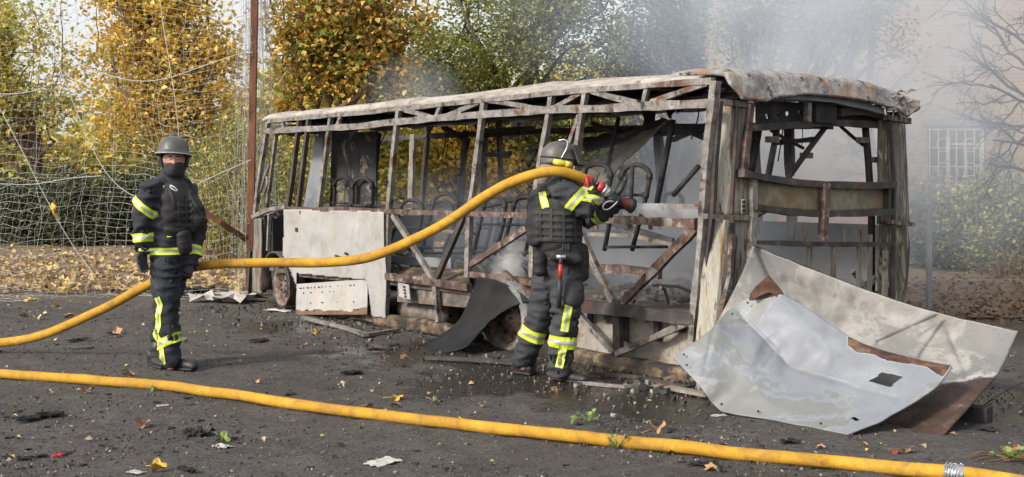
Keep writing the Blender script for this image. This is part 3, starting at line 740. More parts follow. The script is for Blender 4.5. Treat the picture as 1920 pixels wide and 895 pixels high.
for a, b in (((1600, 510), (1626, 545)), ((1618, 548), (1640, 520))):
    bar("rear_upright", M['frame'], [a, b], .04, .03, NR, .05, pl=R)
# dark sheet curled off over the rear wheel (still hanging on the bus frame)
def f_curl(m):
    top = [(898, 519, -.06), (930, 524, -.07), (965, 540, -.08), (990, 567, -.09)]
    bot = [(766, 660, -.62), (820, 663, -.60), (872, 652, -.52), (898, 622, -.40)]
    T = [S(a, b, v) for a, b, v in top]; B = [S(a, b, v) for a, b, v in bot]
    Lf = [T[0], S(870, 560, -.10), S(835, 612, -.30), B[0]]; Rr = [T[-1], S(962, 572, -.16), S(928, 588, -.28), B[-1]]
    rows = coons(catmull(T), catmull(B), catmull(Lf), catmull(Rr), 40, 36)
    for i, r in enumerate(rows):
        for j, p in enumerate(r):
            s, t = i / 39, j / 35
            p.y += .10 * math.sin(math.pi * s) * (1 - .6 * t) * -1 + .04 * math.sin(math.pi * t) + fbm(p, 1.5, 3) * .03
    m.grid(rows, .012, mi=0)
    n = len(m.f)
part("curled_skirt_panel", [M['soot_plate']], f_curl, True)

# ------------------------------------------------------------------ the two fallen sheets at the rear
M['blue_sheet'] = mottled("bleached_grey_sheet", [(.3, (.135, .143, .163)), (.45, (.178, .19, .216)), (.56, (.192, .205, .228)), (.70, (.25, .262, .284))], 1.8, .55, 0, .25, 16, .006,
                          over=(.19, .20, .205), oscale=1.2, olo=.50, ohi=.58, over2=(.10, .095, .09), o2scale=11, o2lo=.70, o2hi=.74,
                          mask=[(.38, (.018, .010, .008)), (.52, (.065, .028, .016)), (.70, (.17, .095, .05))], mask_scale=6, mask_amp=.7)
M['pale_sheet'] = mottled("ash_white_sheet", [(.3, (.125, .117, .107)), (.45, (.20, .189, .175)), (.56, (.26, .247, .23)), (.7, (.32, .307, .29))], 4, .75, 0, .35, 22, .006,
                          over=(.15, .148, .145), oscale=2.0, olo=.53, ohi=.56, over2=(.12, .08, .055), o2scale=9, o2lo=.66, o2hi=.72,
                          mask=[(.3, (.018, .012, .010)), (.52, (.05, .027, .019)), (.66, (.10, .06, .045)), (.76, (.26, .22, .19))], mask_scale=8, mask_amp=.35)
def crease(rows, a, b, amp, width, tent=False):
    """fold the sheet along the pixel line a-b"""
    for i, r in enumerate(rows):
        for j, p in enumerate(r):
            x, y = to_px(p); d = seg_dist(x, y, a, b)
            if d < width * 6: p.y += amp * max(0.0, 1 - d / (width * 6)) if tent else amp * math.exp(-(d / width) ** 2)
    return rows
def zones(m, base_scale, thr, c_zone, c_line, sharp=.014, line_w=.010, fac=.75, line_f=.2):
    nt = m.node_tree; b = nt.nodes["Principled BSDF"]; old = b.inputs["Base Color"].links[0].from_socket; co = coords(nt)
    n = tex_noise(nt, co, base_scale, 10, .58, .35)
    c = mixc(nt, mapr(nt, n, thr - sharp, thr + sharp, 0, fac), old, c_zone)
    c = mixc(nt, mapr(nt, mathn(nt, 'ABSOLUTE', mathn(nt, 'SUBTRACT', n, thr - .012)), line_w, .002, 0, line_f), c, c_line)
    s_ = tex_noise(nt, co, 34, 3, .6); c = mixc(nt, mapr(nt, s_, .70, .74, 0, .8), c, (.05, .045, .04))
    nt.links.new(c, b.inputs["Base Color"])
    return old
def under_mask(m, stops, mscale, amp):
    nt = m.node_tree; b = nt.nodes["Principled BSDF"]; c = b.inputs["Base Color"].links[0].from_socket
    k = mathn(nt, 'ADD', attr(nt, "mask"), mathn(nt, 'MULTIPLY', mathn(nt, 'SUBTRACT', tex_noise(nt, coords(nt), mscale, 8, .7), .5), amp))
    rim = mapr(nt, mathn(nt, 'ABSOLUTE', mathn(nt, 'SUBTRACT', k, .44)), .05, .01)
    c = mixc(nt, mathn(nt, 'MULTIPLY', rim, .6), c, (.40, .40, .40))
    nt.links.new(mixc(nt, mapr(nt, k, .47, .53), c, ramp(nt, stops, tex_noise(nt, coords(nt), 7, 6, .7, .6))), b.inputs["Base Color"])
zones(M['blue_sheet'], 1.15, .53, (.165, .17, .158), (.36, .37, .385)); under_mask(M['blue_sheet'], [(.38, (.018, .010, .008)), (.52, (.065, .028, .016)), (.70, (.17, .095, .05))], 6, .7)
zones(M['pale_sheet'], 1.7, .52, (.17, .165, .16), (.36, .345, .32), fac=.7); under_mask(M['pale_sheet'], [(.3, (.018, .012, .010)), (.52, (.05, .027, .019)), (.66, (.10, .06, .045)), (.76, (.26, .22, .19))], 8, .35)
zones(M['white_panel'], 2.2, .56, (.33, .30, .255), (.40, .385, .36), .03, .01, .5); under_mask(M['white_panel'], [(.3, (.06, .035, .025)), (.6, (.16, .09, .05)), (.8, (.22, .16, .11))], 10, .5)
sheet = empty("fallen_back_sheet", G(1690, 800), 0)
tag(sheet, "large ash-white metal sheet with rusty edges leaning against the bus rear, behind the bluish sheet", "metal sheet")
top = catmull([P(1412, 460, 8.72), P(1520, 502, 8.66), P(1640, 548, 8.55), P(1760, 586, 8.35), P(1912, 620, 8.1)])
bot = catmull([P(1338, 618, 8.78), P(1450, 740, 8.25), P(1600, 792, 7.6), P(1690, 800, 7.4), P(1764, 822, 7.06)])
lf = catmull([P(1412, 460, 8.72), P(1385, 525, 8.78), P(1338, 618, 8.78)])
rt = catmull([P(1912, 620, 8.1), P(1872, 695, 7.75), P(1812, 770, 7.3), P(1764, 822, 7.06)])
rows = coons(top, bot, lf, rt, 90, 130)
for (a, b, k, w) in (((1425, 470), (1460, 545), .05, 8), ((1475, 530), (1700, 610), .02, 12), ((1650, 645), (1760, 596), .05, 7), ((1728, 672), (1774, 606), .04, 7),
                     ((1778, 614), (1826, 720), .045, 8), ((1610, 560), (1560, 640), .02, 14)):
    crease(rows, a, b, k, w)
att = []
for r in rows:
    for p in r:
        p.y += fbm(p, 1.5, 4) * .04
        x, y = to_px(p)
        dtop = min(seg_dist(x, y, to_px(a), to_px(b)) for a, b in zip(top[::4], top[4::4]))
        below = (y - (742 - (x - 1640) * .16)) / 90
        att.append(max(.62 - dtop / 18 if dtop < 12 else 0, min(1, .5 + below * 1.2)))
mb = MB(); mb.grid(rows, .012, att=att); mb.build("sheet_panel", M['pale_sheet'], None, True)
ob = bpy.data.objects[-1] if False else COL.objects[-1]
def adopt(o, root):                   # parent a mesh built in world space under its thing
    bpy.context.view_layer.update(); o.parent = root; o.matrix_parent_inverse = root.matrix_basis.inverted(); return o
adopt(ob, sheet)

fs = empty("fallen_front_sheet", G(1480, 790), 0)
tag(fs, "crumpled bluish-white metal panel with a square cut-out lying on the asphalt by the bus corner", "metal sheet")
top = catmull([P(1440, 541, 8.50), P(1495, 566, 8.36), P(1560, 610, 8.12), P(1620, 645, 7.92), P(1700, 668, 7.72), P(1782, 685, 7.50)])
lf = catmull([P(1440, 541, 8.50), P(1385, 572, 8.42), P(1325, 622, 8.30), P(1264, 672, 8.15)])
bot = catmull([P(1264, 672, 8.15), P(1305, 716, 8.02), P(1340, 760, 7.98), P(1368, 771, 7.82), P(1480, 793, 7.46), P(1592, 816, 7.10)])
rt = catmull([P(1782, 685, 7.50), P(1762, 712, 7.40), P(1715, 752, 7.27), P(1655, 790, 7.16), P(1592, 816, 7.10)])
rows = coons(top, bot, lf, rt, 110, 140)
for (a, b, k, w) in (((1388, 588), (1485, 690), .12, 13), ((1485, 690), (1600, 726), .11, 13), ((1600, 726), (1680, 745), .07, 13), ((1372, 770), (1460, 650), -.07, 12),
                     ((1340, 610), (1322, 700), -.05, 10)):
    crease(rows, a, b, k, w, True); crease(rows, a, b, .014, 4)
att = []; pxs = []
RUSTP = [(1590, 632), (1625, 645), (1700, 668), (1782, 685), (1768, 708), (1740, 690), (1700, 680), (1665, 678), (1640, 664), (1605, 660), (1590, 648)]
RUST2 = [(1405, 545), (1440, 515), (1470, 550), (1440, 560), (1405, 565)]
for r in rows:
    rr = []
    for p in r:
        p.y += fbm(p, 1.7, 9) * .075 + fbm(p, 6, 5, 2) * .010
        x, y = to_px(p); rr.append((x, y))
        def soft(poly):
            d = min(seg_dist(x, y, poly[i], poly[i - 1]) for i in range(len(poly)))
            return .5 + (d if in_poly(x, y, poly) else -d) / 16
        edge = min(seg_dist(x, y, to_px(a), to_px(b)) for a, b in zip(top[::5], top[5::5]))
        att.append(max(0, min(1, max(soft(RUSTP), soft(RUST2)))))
    pxs.append(rr)
HOLES = [[(1628, 713), (1654, 697), (1694, 705), (1667, 725)], [(1592, 783), (1602, 780), (1611, 785), (1606, 789)]]
for k_, q in enumerate([a.lerp(b, .4) + Vector((.02, -.012, -.01)) for a, b in zip(lf[1::3], lf[3::3])] + [p + Vector((-.012, -.012, -.03)) for p in top[2:-3:5]] + [p + Vector((.01, -.008, .035)) for p in bot[3:-3:6]]):
    rv = MB(); rv.box(q, (.013, .008, .013)); adopt(rv.build("rivet_hole", M['soot'], None), fs)
mb = MB(); mb.grid(rows, .010, att=att, drop=lambda i, j: any(in_poly(*pxs[i][j], h) for h in HOLES))
adopt(mb.build("sheet_panel", M['blue_sheet'], None, True), fs)
# rust-brown peel of the sheet's top corner
m = MB()
tl, tr, br, bl = P(1442, 516, 8.46), P(1470, 552, 8.42), P(1462, 562, 8.40), P(1405, 553, 8.43)
m.grid(coons(catmull([bl, P(1418, 536, 8.42), tl]), catmull([P(1412, 562, 8.41), P(1440, 548, 8.4), br]), [bl, P(1412, 562, 8.41)], catmull([tl, tr, br]), 8, 14), .008, att=None)
M['rust_sheet'] = mottled("rust_brown_sheet", [(.35, (.018, .010, .008)), (.5, (.07, .03, .018)), (.72, (.17, .09, .05))], 7, .8, 0, .5, 40, .006)
adopt(m.build("peeled_corner", M['rust_sheet'], None, True), fs)
# wires and strips of lining hanging from the roof
random.seed(77)
for i in range(16):
    u, v = random.uniform(.4, 6.6), random.uniform(.5, 2.3); z = roof_line(u) + .02; L_ = random.uniform(.18, .6)
    part("hanging_wire", M['seat_tube'], lambda m: m.tube(catmull([(u, -v, z), (u + random.uniform(-.05, .05), -v, z - L_ * .5), (u + random.uniform(-.1, .1), -v + .04, z - L_)], 4), .0065, 5), True)
for i in range(9):
    u, v = random.uniform(.6, 6.4), random.uniform(.4, 2.2); z = roof_line(u) + .03; w, h = random.uniform(.08, .25), random.uniform(.12, .34)
    part("lining_strip", M['soot'], lambda m: m.grid([[Vector((u + w * (b - .5) * (1 - .5 * a) + .03 * nz((a * 3, b * 3, i), 1), -v + .06 * nz((a * 2, b * 2, i), 1.3, 4), z - h * a + .05 * nz((b * 4, i, 0), 1, 2) * a)) for b in np.linspace(0, 1, 6)] for a in np.linspace(0, 1, 7)], .006))
# ------------------------------------------------------------------ ground
def ground_mat():
    m, nt, b = new_mat("sooty_asphalt"); co = coords(nt)
    base = ramp(nt, [(.30, (.026, .023, .021)), (.46, (.068, .061, .055)), (.58, (.108, .097, .089)), (.72, (.165, .15, .138))], tex_noise(nt, co, 3.1, 12, .78, .5))
    grit = tex_noise(nt, co, 60, 6, .8)
    c = mixc(nt, mapr(nt, tex_noise(nt, co, 13, 7, .75, .3), .5, .66, 0, .7), base, (.024, .022, .021)); base = c
    c = mixc(nt, mapr(nt, grit, .46, .66, 0, .85), base, (.20, .183, .168))
    c = mixc(nt, mapr(nt, tex_noise(nt, co, 48, 5, .75), .54, .62, 0, .85), c, (.012, .011, .011))
    c = mixc(nt, mapr(nt, tex_noise(nt, co, .7, 6, .7, .6), .5, .68, 0, .55), c, (.095, .078, .064))
    sp = nt.nodes.new("ShaderNodeTexVoronoi"); sp.inputs["Scale"].default_value = 22; nt.links.new(co, sp.inputs["Vector"])
    sel = mathn(nt, 'MULTIPLY', mapr(nt, sp.outputs["Distance"], .16, .12), mapr(nt, tex_noise(nt, co, 9, 2), .5, .6))
    pc = ramp(nt, [(.2, (.24, .22, .20)), (.5, (.12, .08, .06)), (.8, (.35, .33, .31))], sp.outputs["Color"])
    c = mixc(nt, mathn(nt, 'MULTIPLY', sel, .8), c, pc)
    # water from the hoses: darker, glossier patches round the wreck (attribute 'mask')
    wet = mathn(nt, 'ADD', attr(nt, "mask"), mathn(nt, 'MULTIPLY', mathn(nt, 'SUBTRACT', tex_noise(nt, co, 1.6, 6, .65), .5), 1.3))
    wet = mapr(nt, wet, .42, .62)
    c = mixc(nt, mapr(nt, tex_noise(nt, co, .45, 5, .65, .4), .54, .66, 0, .5), c, (.032, .029, .027))
    dust = mapr(nt, mathn(nt, 'ADD', attr(nt, "dust"), mathn(nt, 'MULTIPLY', mathn(nt, 'SUBTRACT', tex_noise(nt, co, 1.3, 7, .7), .5), 1.2)), .35, .75, 0, .8)
    c = mixc(nt, dust, c, (.175, .140, .105))
    c = mixc(nt, mathn(nt, 'MULTIPLY', wet, .8), c, (.017, .0145, .0125))
    nt.links.new(c, b.inputs["Base Color"])
    nt.links.new(mapr(nt, wet, 0, 1, .9, .16), b.inputs["Roughness"])
    b.inputs["Specular IOR Level"].default_value = .4
    h = mathn(nt, 'ADD', mathn(nt, 'MULTIPLY', tex_noise(nt, co, 38, 8, .8), .7), mathn(nt, 'MULTIPLY', tex_noise(nt, co, 11, 6, .75), 1.3))
    h = mathn(nt, 'MULTIPLY', h, mapr(nt, wet, 0, 1, 1, .10))
    bump(nt, b, h, 1.0, .045); return m
M['ground'] = ground_mat()
def dirt_mat():
    m, nt, b = new_mat("leafy_dirt"); co = coords(nt)
    c = ramp(nt, [(.3, (.07, .055, .042)), (.5, (.17, .13, .09)), (.7, (.30, .22, .14))], tex_noise(nt, co, 3.5, 8, .75))
    c = mixc(nt, mapr(nt, tex_noise(nt, co, 20, 5, .7), .52, .66), c, (.30, .19, .08))
    nt.links.new(c, b.inputs["Base Color"]); b.inputs["Roughness"].default_value = .95
    bump(nt, b, tex_noise(nt, co, 22, 8, .75), .9, .05); return m
M['dirt'] = dirt_mat()
def gz(x, y):
    return .012 * nz((x, y, 0), 1.3, 1) + .012 * nz((x, y, 0), 4.5, 2) + .008 * nz((x, y, 0), 11, 3) + .008 * nz((x, y, 0), 22, 6)
X0, X1, Y0, Y1, NX, NY = -8.0, 9.0, 5.0, 18.0, 420, 330
xs, ys = np.linspace(X0, X1, NX), np.linspace(Y0, Y1, NY)
vs = []; wetm = []
WETC = [(1.0, 8.6, 1.5), (.2, 9.4, 1.5), (-.9, 10.6, 1.3), (2.2, 9.2, 1.6), (.6, 9.7, 1.3), (-2.4, 12.6, 1.0), (3.2, 8.2, 1.0), (1.0, 7.9, .9), (-.3, 8.9, .9), (3.6, 7.9, 1.2)]
for y in ys:
    for x in xs:
        e = min(1, (x - X0) / .6, (X1 - x) / .6, (y - Y0) / .4, (Y1 - y) / .6)
        w = max(0, max(1 - math.hypot(x - a, y - b) / r * .8 for a, b, r in WETC))
        vs.append((x, y, gz(x, y) * e * (1 - .6 * min(1, w * 1.5)))); wetm.append(w)
fs_ = [(j * NX + i, j * NX + i + 1, (j + 1) * NX + i + 1, (j + 1) * NX + i) for j in range(NY - 1) for i in range(NX - 1)]
n0 = len(vs)
BIG = 900
ring = [(-BIG, -60), (X0, -60), (X1, -60), (BIG, -60), (-BIG, Y0), (BIG, Y0), (-BIG, Y1), (BIG, Y1), (-BIG, BIG), (X0, BIG), (X1, BIG), (BIG, BIG)]
vs += [(a, b, 0) for a, b in ring]; wetm += [0] * 12
k = lambda i: n0 + i
c00, c10, c01, c11 = 0, NX - 1, (NY - 1) * NX, NY * NX - 1
fs_ += [(k(0), k(1), c00, k(4)), tuple([k(1), k(2)] + [NX - 1 - i for i in range(NX)]), (k(2), k(3), k(5), c10), tuple([k(4)] + [j * NX for j in range(NY)] + [k(6)]),
        tuple([k(5), k(7)] + [(NY - 1 - j) * NX + NX - 1 for j in range(NY)]), (k(6), c01, k(9), k(8)), tuple([(NY - 1) * NX + i for i in range(NX)] + [k(10), k(9)]), (c11, k(7), k(11), k(10))]
me = bpy.data.meshes.new("ground"); me.from_pydata(vs, [], fs_)
me.attributes.new("mask", 'FLOAT', 'POINT').data.foreach_set("value", wetm)
me.attributes.new("dust", 'FLOAT', 'POINT').data.foreach_set("value", [0.0 if abs(v[0]) > 100 else max(0.0, min(1.0, (v[1] - 13.0) / 5.0)) * (1 if v[0] < -1 else .0) + (max(0.0, min(1.0, (v[1] - 10.5) / 3.0)) if v[0] > 3.5 else 0) for v in vs])
me.polygons.foreach_set("use_smooth", [True] * len(me.polygons)); me.update()
tag(mesh_obj("ground", me, M['ground']), kind="structure")
# leafy verge beyond the asphalt: along the hedge on the left, nearer on the right
def edge_y(x):
    a = 17.0 if x < -1.5 else 17.0 + 1.28 * (x + 1.5) if x < 1 else (20.2 - 6.9 * min(1, (x - 1) / 3.2))
    return a + .5 * nz((x, 0, 0), .6, 4) + .25 * nz((x, 0, 0), 2.5, 7)
m = MB(); rows = []
for i in range(130):
    x = -34 + 70 * i / 129
    rows.append([(x, edge_y(x) + (75 - edge_y(x)) * t ** 2, .016 + .10 * min(1, t * 5) * (.5 + .5 * nz((x, t * 40, 0), .7, 2)) * (t > 0)) for t in np.linspace(0, 1, 40)])
R_, C_ = len(rows), len(rows[0])
m.add([p for r in rows for p in r], [(i * C_ + j, i * C_ + j + 1, (i + 1) * C_ + j + 1, (i + 1) * C_ + j) for i in range(R_ - 1) for j in range(C_ - 1)])
tag(m.build("verge", M['dirt'], None, True), kind="structure")

# ------------------------------------------------------------------ leaves
def leaf_mesh(name, C, size, mat, rng, flat=0.0, parent=None, aspect=.8, kind=None):
    """one mesh of folded four-point leaves centred on C (N x 3)"""
    C = np.asarray(C, float); N = len(C); size = np.broadcast_to(size, (N,)) * rng.uniform(.65, 1.35, N)
    nrm = rng.normal(size=(N, 3)); nrm[:, 2] = np.abs(nrm[:, 2]) * (1 + flat * 8) + .15
    nrm /= np.linalg.norm(nrm, axis=1)[:, None]
    t = rng.normal(size=(N, 3)); t -= (t * nrm).sum(1)[:, None] * nrm; t /= np.linalg.norm(t, axis=1)[:, None]
    b = np.cross(nrm, t); s = size[:, None]; fold = rng.uniform(.05, .35, N)[:, None]
    V = np.empty((N, 4, 3)); V[:, 0] = C - t * s * .5; V[:, 2] = C + t * s * .5 - nrm * s * .12
    V[:, 1] = C - b * s * .5 * aspect + nrm * s * fold + t * s * .08; V[:, 3] = C + b * s * .5 * aspect + nrm * s * fold + t * s * .08
    me = bpy.data.meshes.new(name); me.vertices.add(N * 4); me.vertices.foreach_set("co", V.ravel())
    base = np.arange(N)[:, None] * 4
    idx = np.concatenate([base + np.array([[0, 3, 2]]), base + np.array([[0, 2, 1]])], 1).ravel()
    me.loops.add(N * 6); me.loops.foreach_set("vertex_index", idx.astype(np.int32))
    me.polygons.add(N * 2); me.polygons.foreach_set("loop_start", np.arange(N * 2, dtype=np.int32) * 3)
    me.update(calc_edges=True)
    o = mesh_obj(name, me, mat, parent)
    if kind: o['kind'] = kind
    return o
L = {}
L['gold'] = leaf_mat("golden_maple_leaf", [(0, (.42, .38, .08)), (.25, (.66, .47, .08)), (.5, (.80, .54, .08)), (.75, (.84, .46, .06)), (1, (.54, .52, .14))])
L['goldgreen'] = leaf_mat("yellow_green_leaf", [(0, (.28, .34, .085)), (.35, (.54, .53, .12)), (.6, (.74, .59, .13)), (.85, (.78, .53, .11)), (1, (.38, .43, .15))])
L['amber'] = leaf_mat("amber_green_leaf", [(0, (.20, .26, .06)), (.3, (.40, .38, .08)), (.55, (.62, .40, .06)), (.8, (.70, .36, .06)), (1, (.44, .23, .09))])
L['olive'] = leaf_mat("olive_green_leaf", [(0, (.13, .18, .045)), (.4, (.26, .30, .075)), (.7, (.42, .42, .11)), (.9, (.56, .47, .10)), (1, (.30, .32, .15))])
L['dark'] = leaf_mat("dark_green_leaf", [(0, (.05, .075, .03)), (.5, (.10, .14, .05)), (.85, (.16, .19, .075)), (1, (.28, .25, .10))])
L['hedge'] = leaf_mat("hedge_leaf", [(0, (.045, .06, .03)), (.5, (.085, .105, .05)), (.9, (.13, .145, .075)), (1, (.26, .20, .09))])
L['russet'] = leaf_mat("russet_fallen_leaf", [(0, (.09, .055, .035)), (.5, (.17, .105, .07)), (.85, (.24, .16, .10)), (1, (.30, .25, .20))], .1, .9)
L['dry'] = leaf_mat("dry_fallen_leaf", [(0, (.26, .175, .105)), (.35, (.45, .31, .19)), (.6, (.56, .40, .20)), (.8, (.64, .46, .10)), (1, (.36, .27, .19))], .15, .8)
M['bark'] = mottled("grey_brown_bark", [(.3, (.035, .03, .026)), (.5, (.075, .063, .053)), (.7, (.14, .12, .10))], 8, .9, 0, .9, 30, .02, stretch=(1, 1, .25))
M['twig'] = mottled("reddish_shoot_bark", [(.3, (.09, .05, .03)), (.6, (.17, .095, .055)), (.8, (.24, .15, .09))], 8, .9, 0, .5, 40, .005)

def limb(m, a, b, r0, r1, wob, k=6, n=7):
    a, b = Vector(a), Vector(b); L_ = (b - a).length; pts = []
    sd = random.random() * 90
    for i in range(k + 1):
        t = i / k; p = a.lerp(b, t)
        p += Vector((nz((t * 2, 0, 0), 1.5, sd), nz((t * 2, 5, 0), 1.5, sd + 3), nz((t * 2, 9, 0), 1.5, sd + 6))) * wob * L_ * math.sin(math.pi * min(1, t * 1.0) * .9)
        pts.append(p)
    m.tube(pts, [r0 + (r1 - r0) * i / k for i in range(k + 1)], n, cap=False); return pts
def tree(name, label, px, D, th, tr, blobs, nclump, per, lsize, lm, seed, cat="tree", group=None, clump_r=.38, bark='bark', shoots=0, lean=0.0, base_z=0.0, forks=1.0):
    rng = np.random.default_rng(seed); random.seed(seed)
    base = Vector(((px - 960) / FPX * D, D, base_z))
    root = empty(name, base); tag(root, label, cat, group)
    top = Vector((lean, 0, th)); m = MB()
    k = 8; pts = [Vector((0, 0, -.1)).lerp(top, i / k) + Vector((nz((i * .4, seed, 0), 1) * .10, nz((i * .4, seed, 3), 1) * .10, 0)) for i in range(k + 1)]
    m.tube(pts, [tr * (1.35 if i == 0 else 1.05 - .35 * i / k) for i in range(k + 1)], 12, cap=False)
    m.build("trunk", M[bark], root, True)
    W = [b[5] if len(b) > 5 else b[2] * b[3] * b[4] for b in blobs]; W = np.array(W) / sum(W)
    cents = []
    for i in range(nclump):
        bx, bz, rx, ry, rz = blobs[rng.choice(len(blobs), p=W)][:5]
        d = rng.normal(size=3); d /= np.linalg.norm(d); r = rng.uniform(.15, 1) ** .5
        cx = (bx - 960) / FPX * D - base.x; cz = CAM_H + (347 - bz) / FPX * D - base_z
        cents.append((cx + d[0] * rx * r, d[1] * ry * r, max(.25, cz + d[2] * rz * r)))
    bm_ = MB(); stems = []
    order = sorted(cents, key=lambda c: c[2]); nodes = [pts[-1], pts[-2], pts[int(k * .7)]]
    for i, c in enumerate(cents):
        if i < 14 * forks:
            a = nodes[i % 3]; q = limb(bm_, a, c, tr * .42, .018, .22, 8); nodes_ = q
            stems += q[2:]
        elif stems:
            cc = Vector(c); j = min(rng.choice(len(stems), size=min(24, len(stems)), replace=False), key=lambda u: (stems[u] - cc).length)
            limb(bm_, stems[j], c, .022, .006, .2, 4, 5)
    for i in range(shoots):
        c = cents[i % len(cents)]; a = Vector(c)
        limb(bm_, a, a + Vector((rng.normal() * .25, rng.normal() * .25, rng.uniform(.9, 2.4))), .022, .006, .08, 6, 5)
    bm_.build("branches", M['twig'] if shoots else M[bark], root, True)
    Cn = np.repeat(np.array(cents), per, 0)
    Cn = Cn + rng.normal(size=Cn.shape) * (clump_r * np.repeat(rng.uniform(.5, 1.35, len(cents)), per))[:, None]
    Cn[:, 2] = np.maximum(Cn[:, 2], .04)
    leaf_mesh("crown", Cn, lsize, L[lm], rng, .15, root)
    return root
TB = "trees and bushes behind the bus"
# left: two maples behind the net
tree("maple_tree", "yellow-green maple at the far left edge behind the net", 68, 30, 2.6, .16, [(40, 90, 1.7, 1.2, 1.7), (-60, 160, 1.6, 1.2, 1.6), (60, 215, 1.5, 1.0, .8), (0, 20, 1.2, 1, 1.2)], 85, 125, .125, 'goldgreen', 1, shoots=20, clump_r=.30)
tree("maple_tree", "golden-orange maple behind the net, between the far-left maple and the rusty pole", 345, 27, 2.5, .17, [(300, 60, 1.9, 1.2, 1.6), (235, 190, .9, .9, .9), (400, 130, 1.1, 1, 1.2), (330, 200, 1.2, 1, .6), (250, -40, 1.6, 1.2, 1.2)], 120, 145, .125, 'gold', 2, shoots=26, clump_r=.31)
tree("maple_tree", "amber and green pollarded maple with upright reddish shoots, right of the rusty pole", 618, 21, 2.3, .15, [(645, 110, 1.15, .9, .75), (560, 150, .6, .7, .55), (720, 150, .7, .7, .6), (600, 30, 1.0, .9, .7), (700, 30, 1.0, .9, .7)], 125, 80, .105, 'amber', 3, shoots=70, clump_r=.23)
tree("broadleaf_tree", "large olive-green tree rising behind the middle of the bus", 930, 24, 2.6, .18, [(900, 80, 1.7, 1.3, 1.3), (1060, 70, 1.5, 1.2, 1.3), (980, -30, 1.8, 1.4, 1.0), (830, 130, .9, 1, .9), (1120, 150, .9, 1, .6)], 150, 175, .075, 'olive', 4, clump_r=.27)
tree("broadleaf_tree", "dark green tree in the smoke above the rear half of the bus", 1265, 25, 2.8, .16, [(1230, 100, 1.0, 1, 1.0), (1330, 70, 1.1, 1, 1.1), (1280, -20, 1.3, 1.2, 1.0), (1390, 120, .6, .7, .7)], 150, 130, .085, 'dark', 5, clump_r=.33)
tree("broadleaf_tree", "thin-crowned dark tree in front of the brick building, behind the bus rear corner", 1440, 20.5, 2.4, .14, [(1420, 40, .9, .8, .9), (1510, 40, .9, .7, .9), (1600, 10, .8, .7, .8), (1640, 90, .5, .5, .5)], 105, 60, .075, 'dark', 6, clump_r=.26, lean=.1, forks=3)
# bushes and small trees seen through the bus
tree("small_tree", "yellowing shrub seen through the bus's forward windows", 735, 23, 1.2, .09, [(740, 330, .7, .6, .9), (720, 270, .6, .6, .6), (690, 380, .6, .6, .5)], 70, 110, .10, 'goldgreen', 7, clump_r=.25)
tree("small_tree", "golden shrub seen through the bus's middle windows", 880, 24, 1.1, .08, [(865, 290, .9, .7, .7), (930, 340, .8, .7, .7), (830, 300, .7, .6, .5)], 85, 110, .10, 'gold', 8, clump_r=.25)
tree("small_tree", "olive shrub seen behind the right-hand firefighter", 1060, 25, 1.1, .08, [(1040, 320, .9, .7, .9), (1110, 290, .9, .7, 1.0), (990, 300, .8, .7, .9)], 95, 110, .10, 'olive', 9, clump_r=.27)
tree("small_tree", "smoky dark shrub seen through the bus's rear side bay", 1240, 26, 1.2, .09, [(1220, 320, .9, .7, 1.0), (1290, 300, .9, .7, 1.0)], 70, 110, .10, 'dark', 10, clump_r=.28)
# hedge behind the net
for i, (px, D, w, lm, lab) in enumerate(((-60, 29.5, 1.4, 'hedge', "dark hedge bush cut off by the left edge of the photo"), (75, 29, 1.3, 'hedge', "dark hedge bush below the far-left maple"),
                                         (190, 28.5, 1.3, 'hedge', "dark green hedge bush left of the standing firefighter"), (320, 29, 1.4, 'hedge', "hedge bush directly behind the standing firefighter"),
                                         (440, 26, 1.2, 'olive', "grey-green bush between the standing firefighter and the rusty pole"))):
    tree("hedge_bush", lab, px, D, .6, .05, [(px, 405, w, .8, .6), (px - 30, 370, w * .7, .7, .5), (px + 40, 380, w * .7, .7, .5), (px, 430, w, .8, .35)], 120, 130, .085, lm, 20 + i, "bush", "hedge bushes along the leafy verge", clump_r=.25)
# tall willow-like shoots behind the cab
def reed(name, label, px, D, n, h, w, seed, lm='olive', ls=.09):
    rng = np.random.default_rng(seed); random.seed(seed); base = Vector(((px - 960) / FPX * D, D, 0))
    root = empty(name, base); tag(root, label, "bush"); m = MB(); lv = []
    for i in range(n):
        a = Vector((rng.normal() * w * .5, rng.normal() * w * .4, 0)); hh = h * rng.uniform(.5, 1.05)
        b = a + Vector((rng.normal() * .35, rng.normal() * .3, hh)); pts = [a.lerp(b, t) + Vector((math.sin(t * 2 + i) * .08, 0, 0)) for t in np.linspace(0, 1, 6)]
        m.tube(pts, [.012, .011, .009, .007, .005, .003], 4, cap=False)
        for t in rng.uniform(.12, 1, 46):
            p = a.lerp(b, t); lv.append((p.x + rng.normal() * .07, p.y + rng.normal() * .07, p.z))
    m.build("stems", M['twig'], root); leaf_mesh("crown", lv, ls, L[lm], rng, 0, root, aspect=.35)
reed("tall_shrub", "tall grey-green leafy shoots behind the bus cab and rusty pole", 470, 22, 150, 2.9, 1.3, 31)
reed("tall_shrub", "green upright shoots seen through the cab's front window", 570, 20, 120, 2.2, .9, 32)
reed("tall_shrub", "pale dry shoots just left of the rusty pole", 420, 24, 90, 2.2, .9, 33, 'goldgreen')
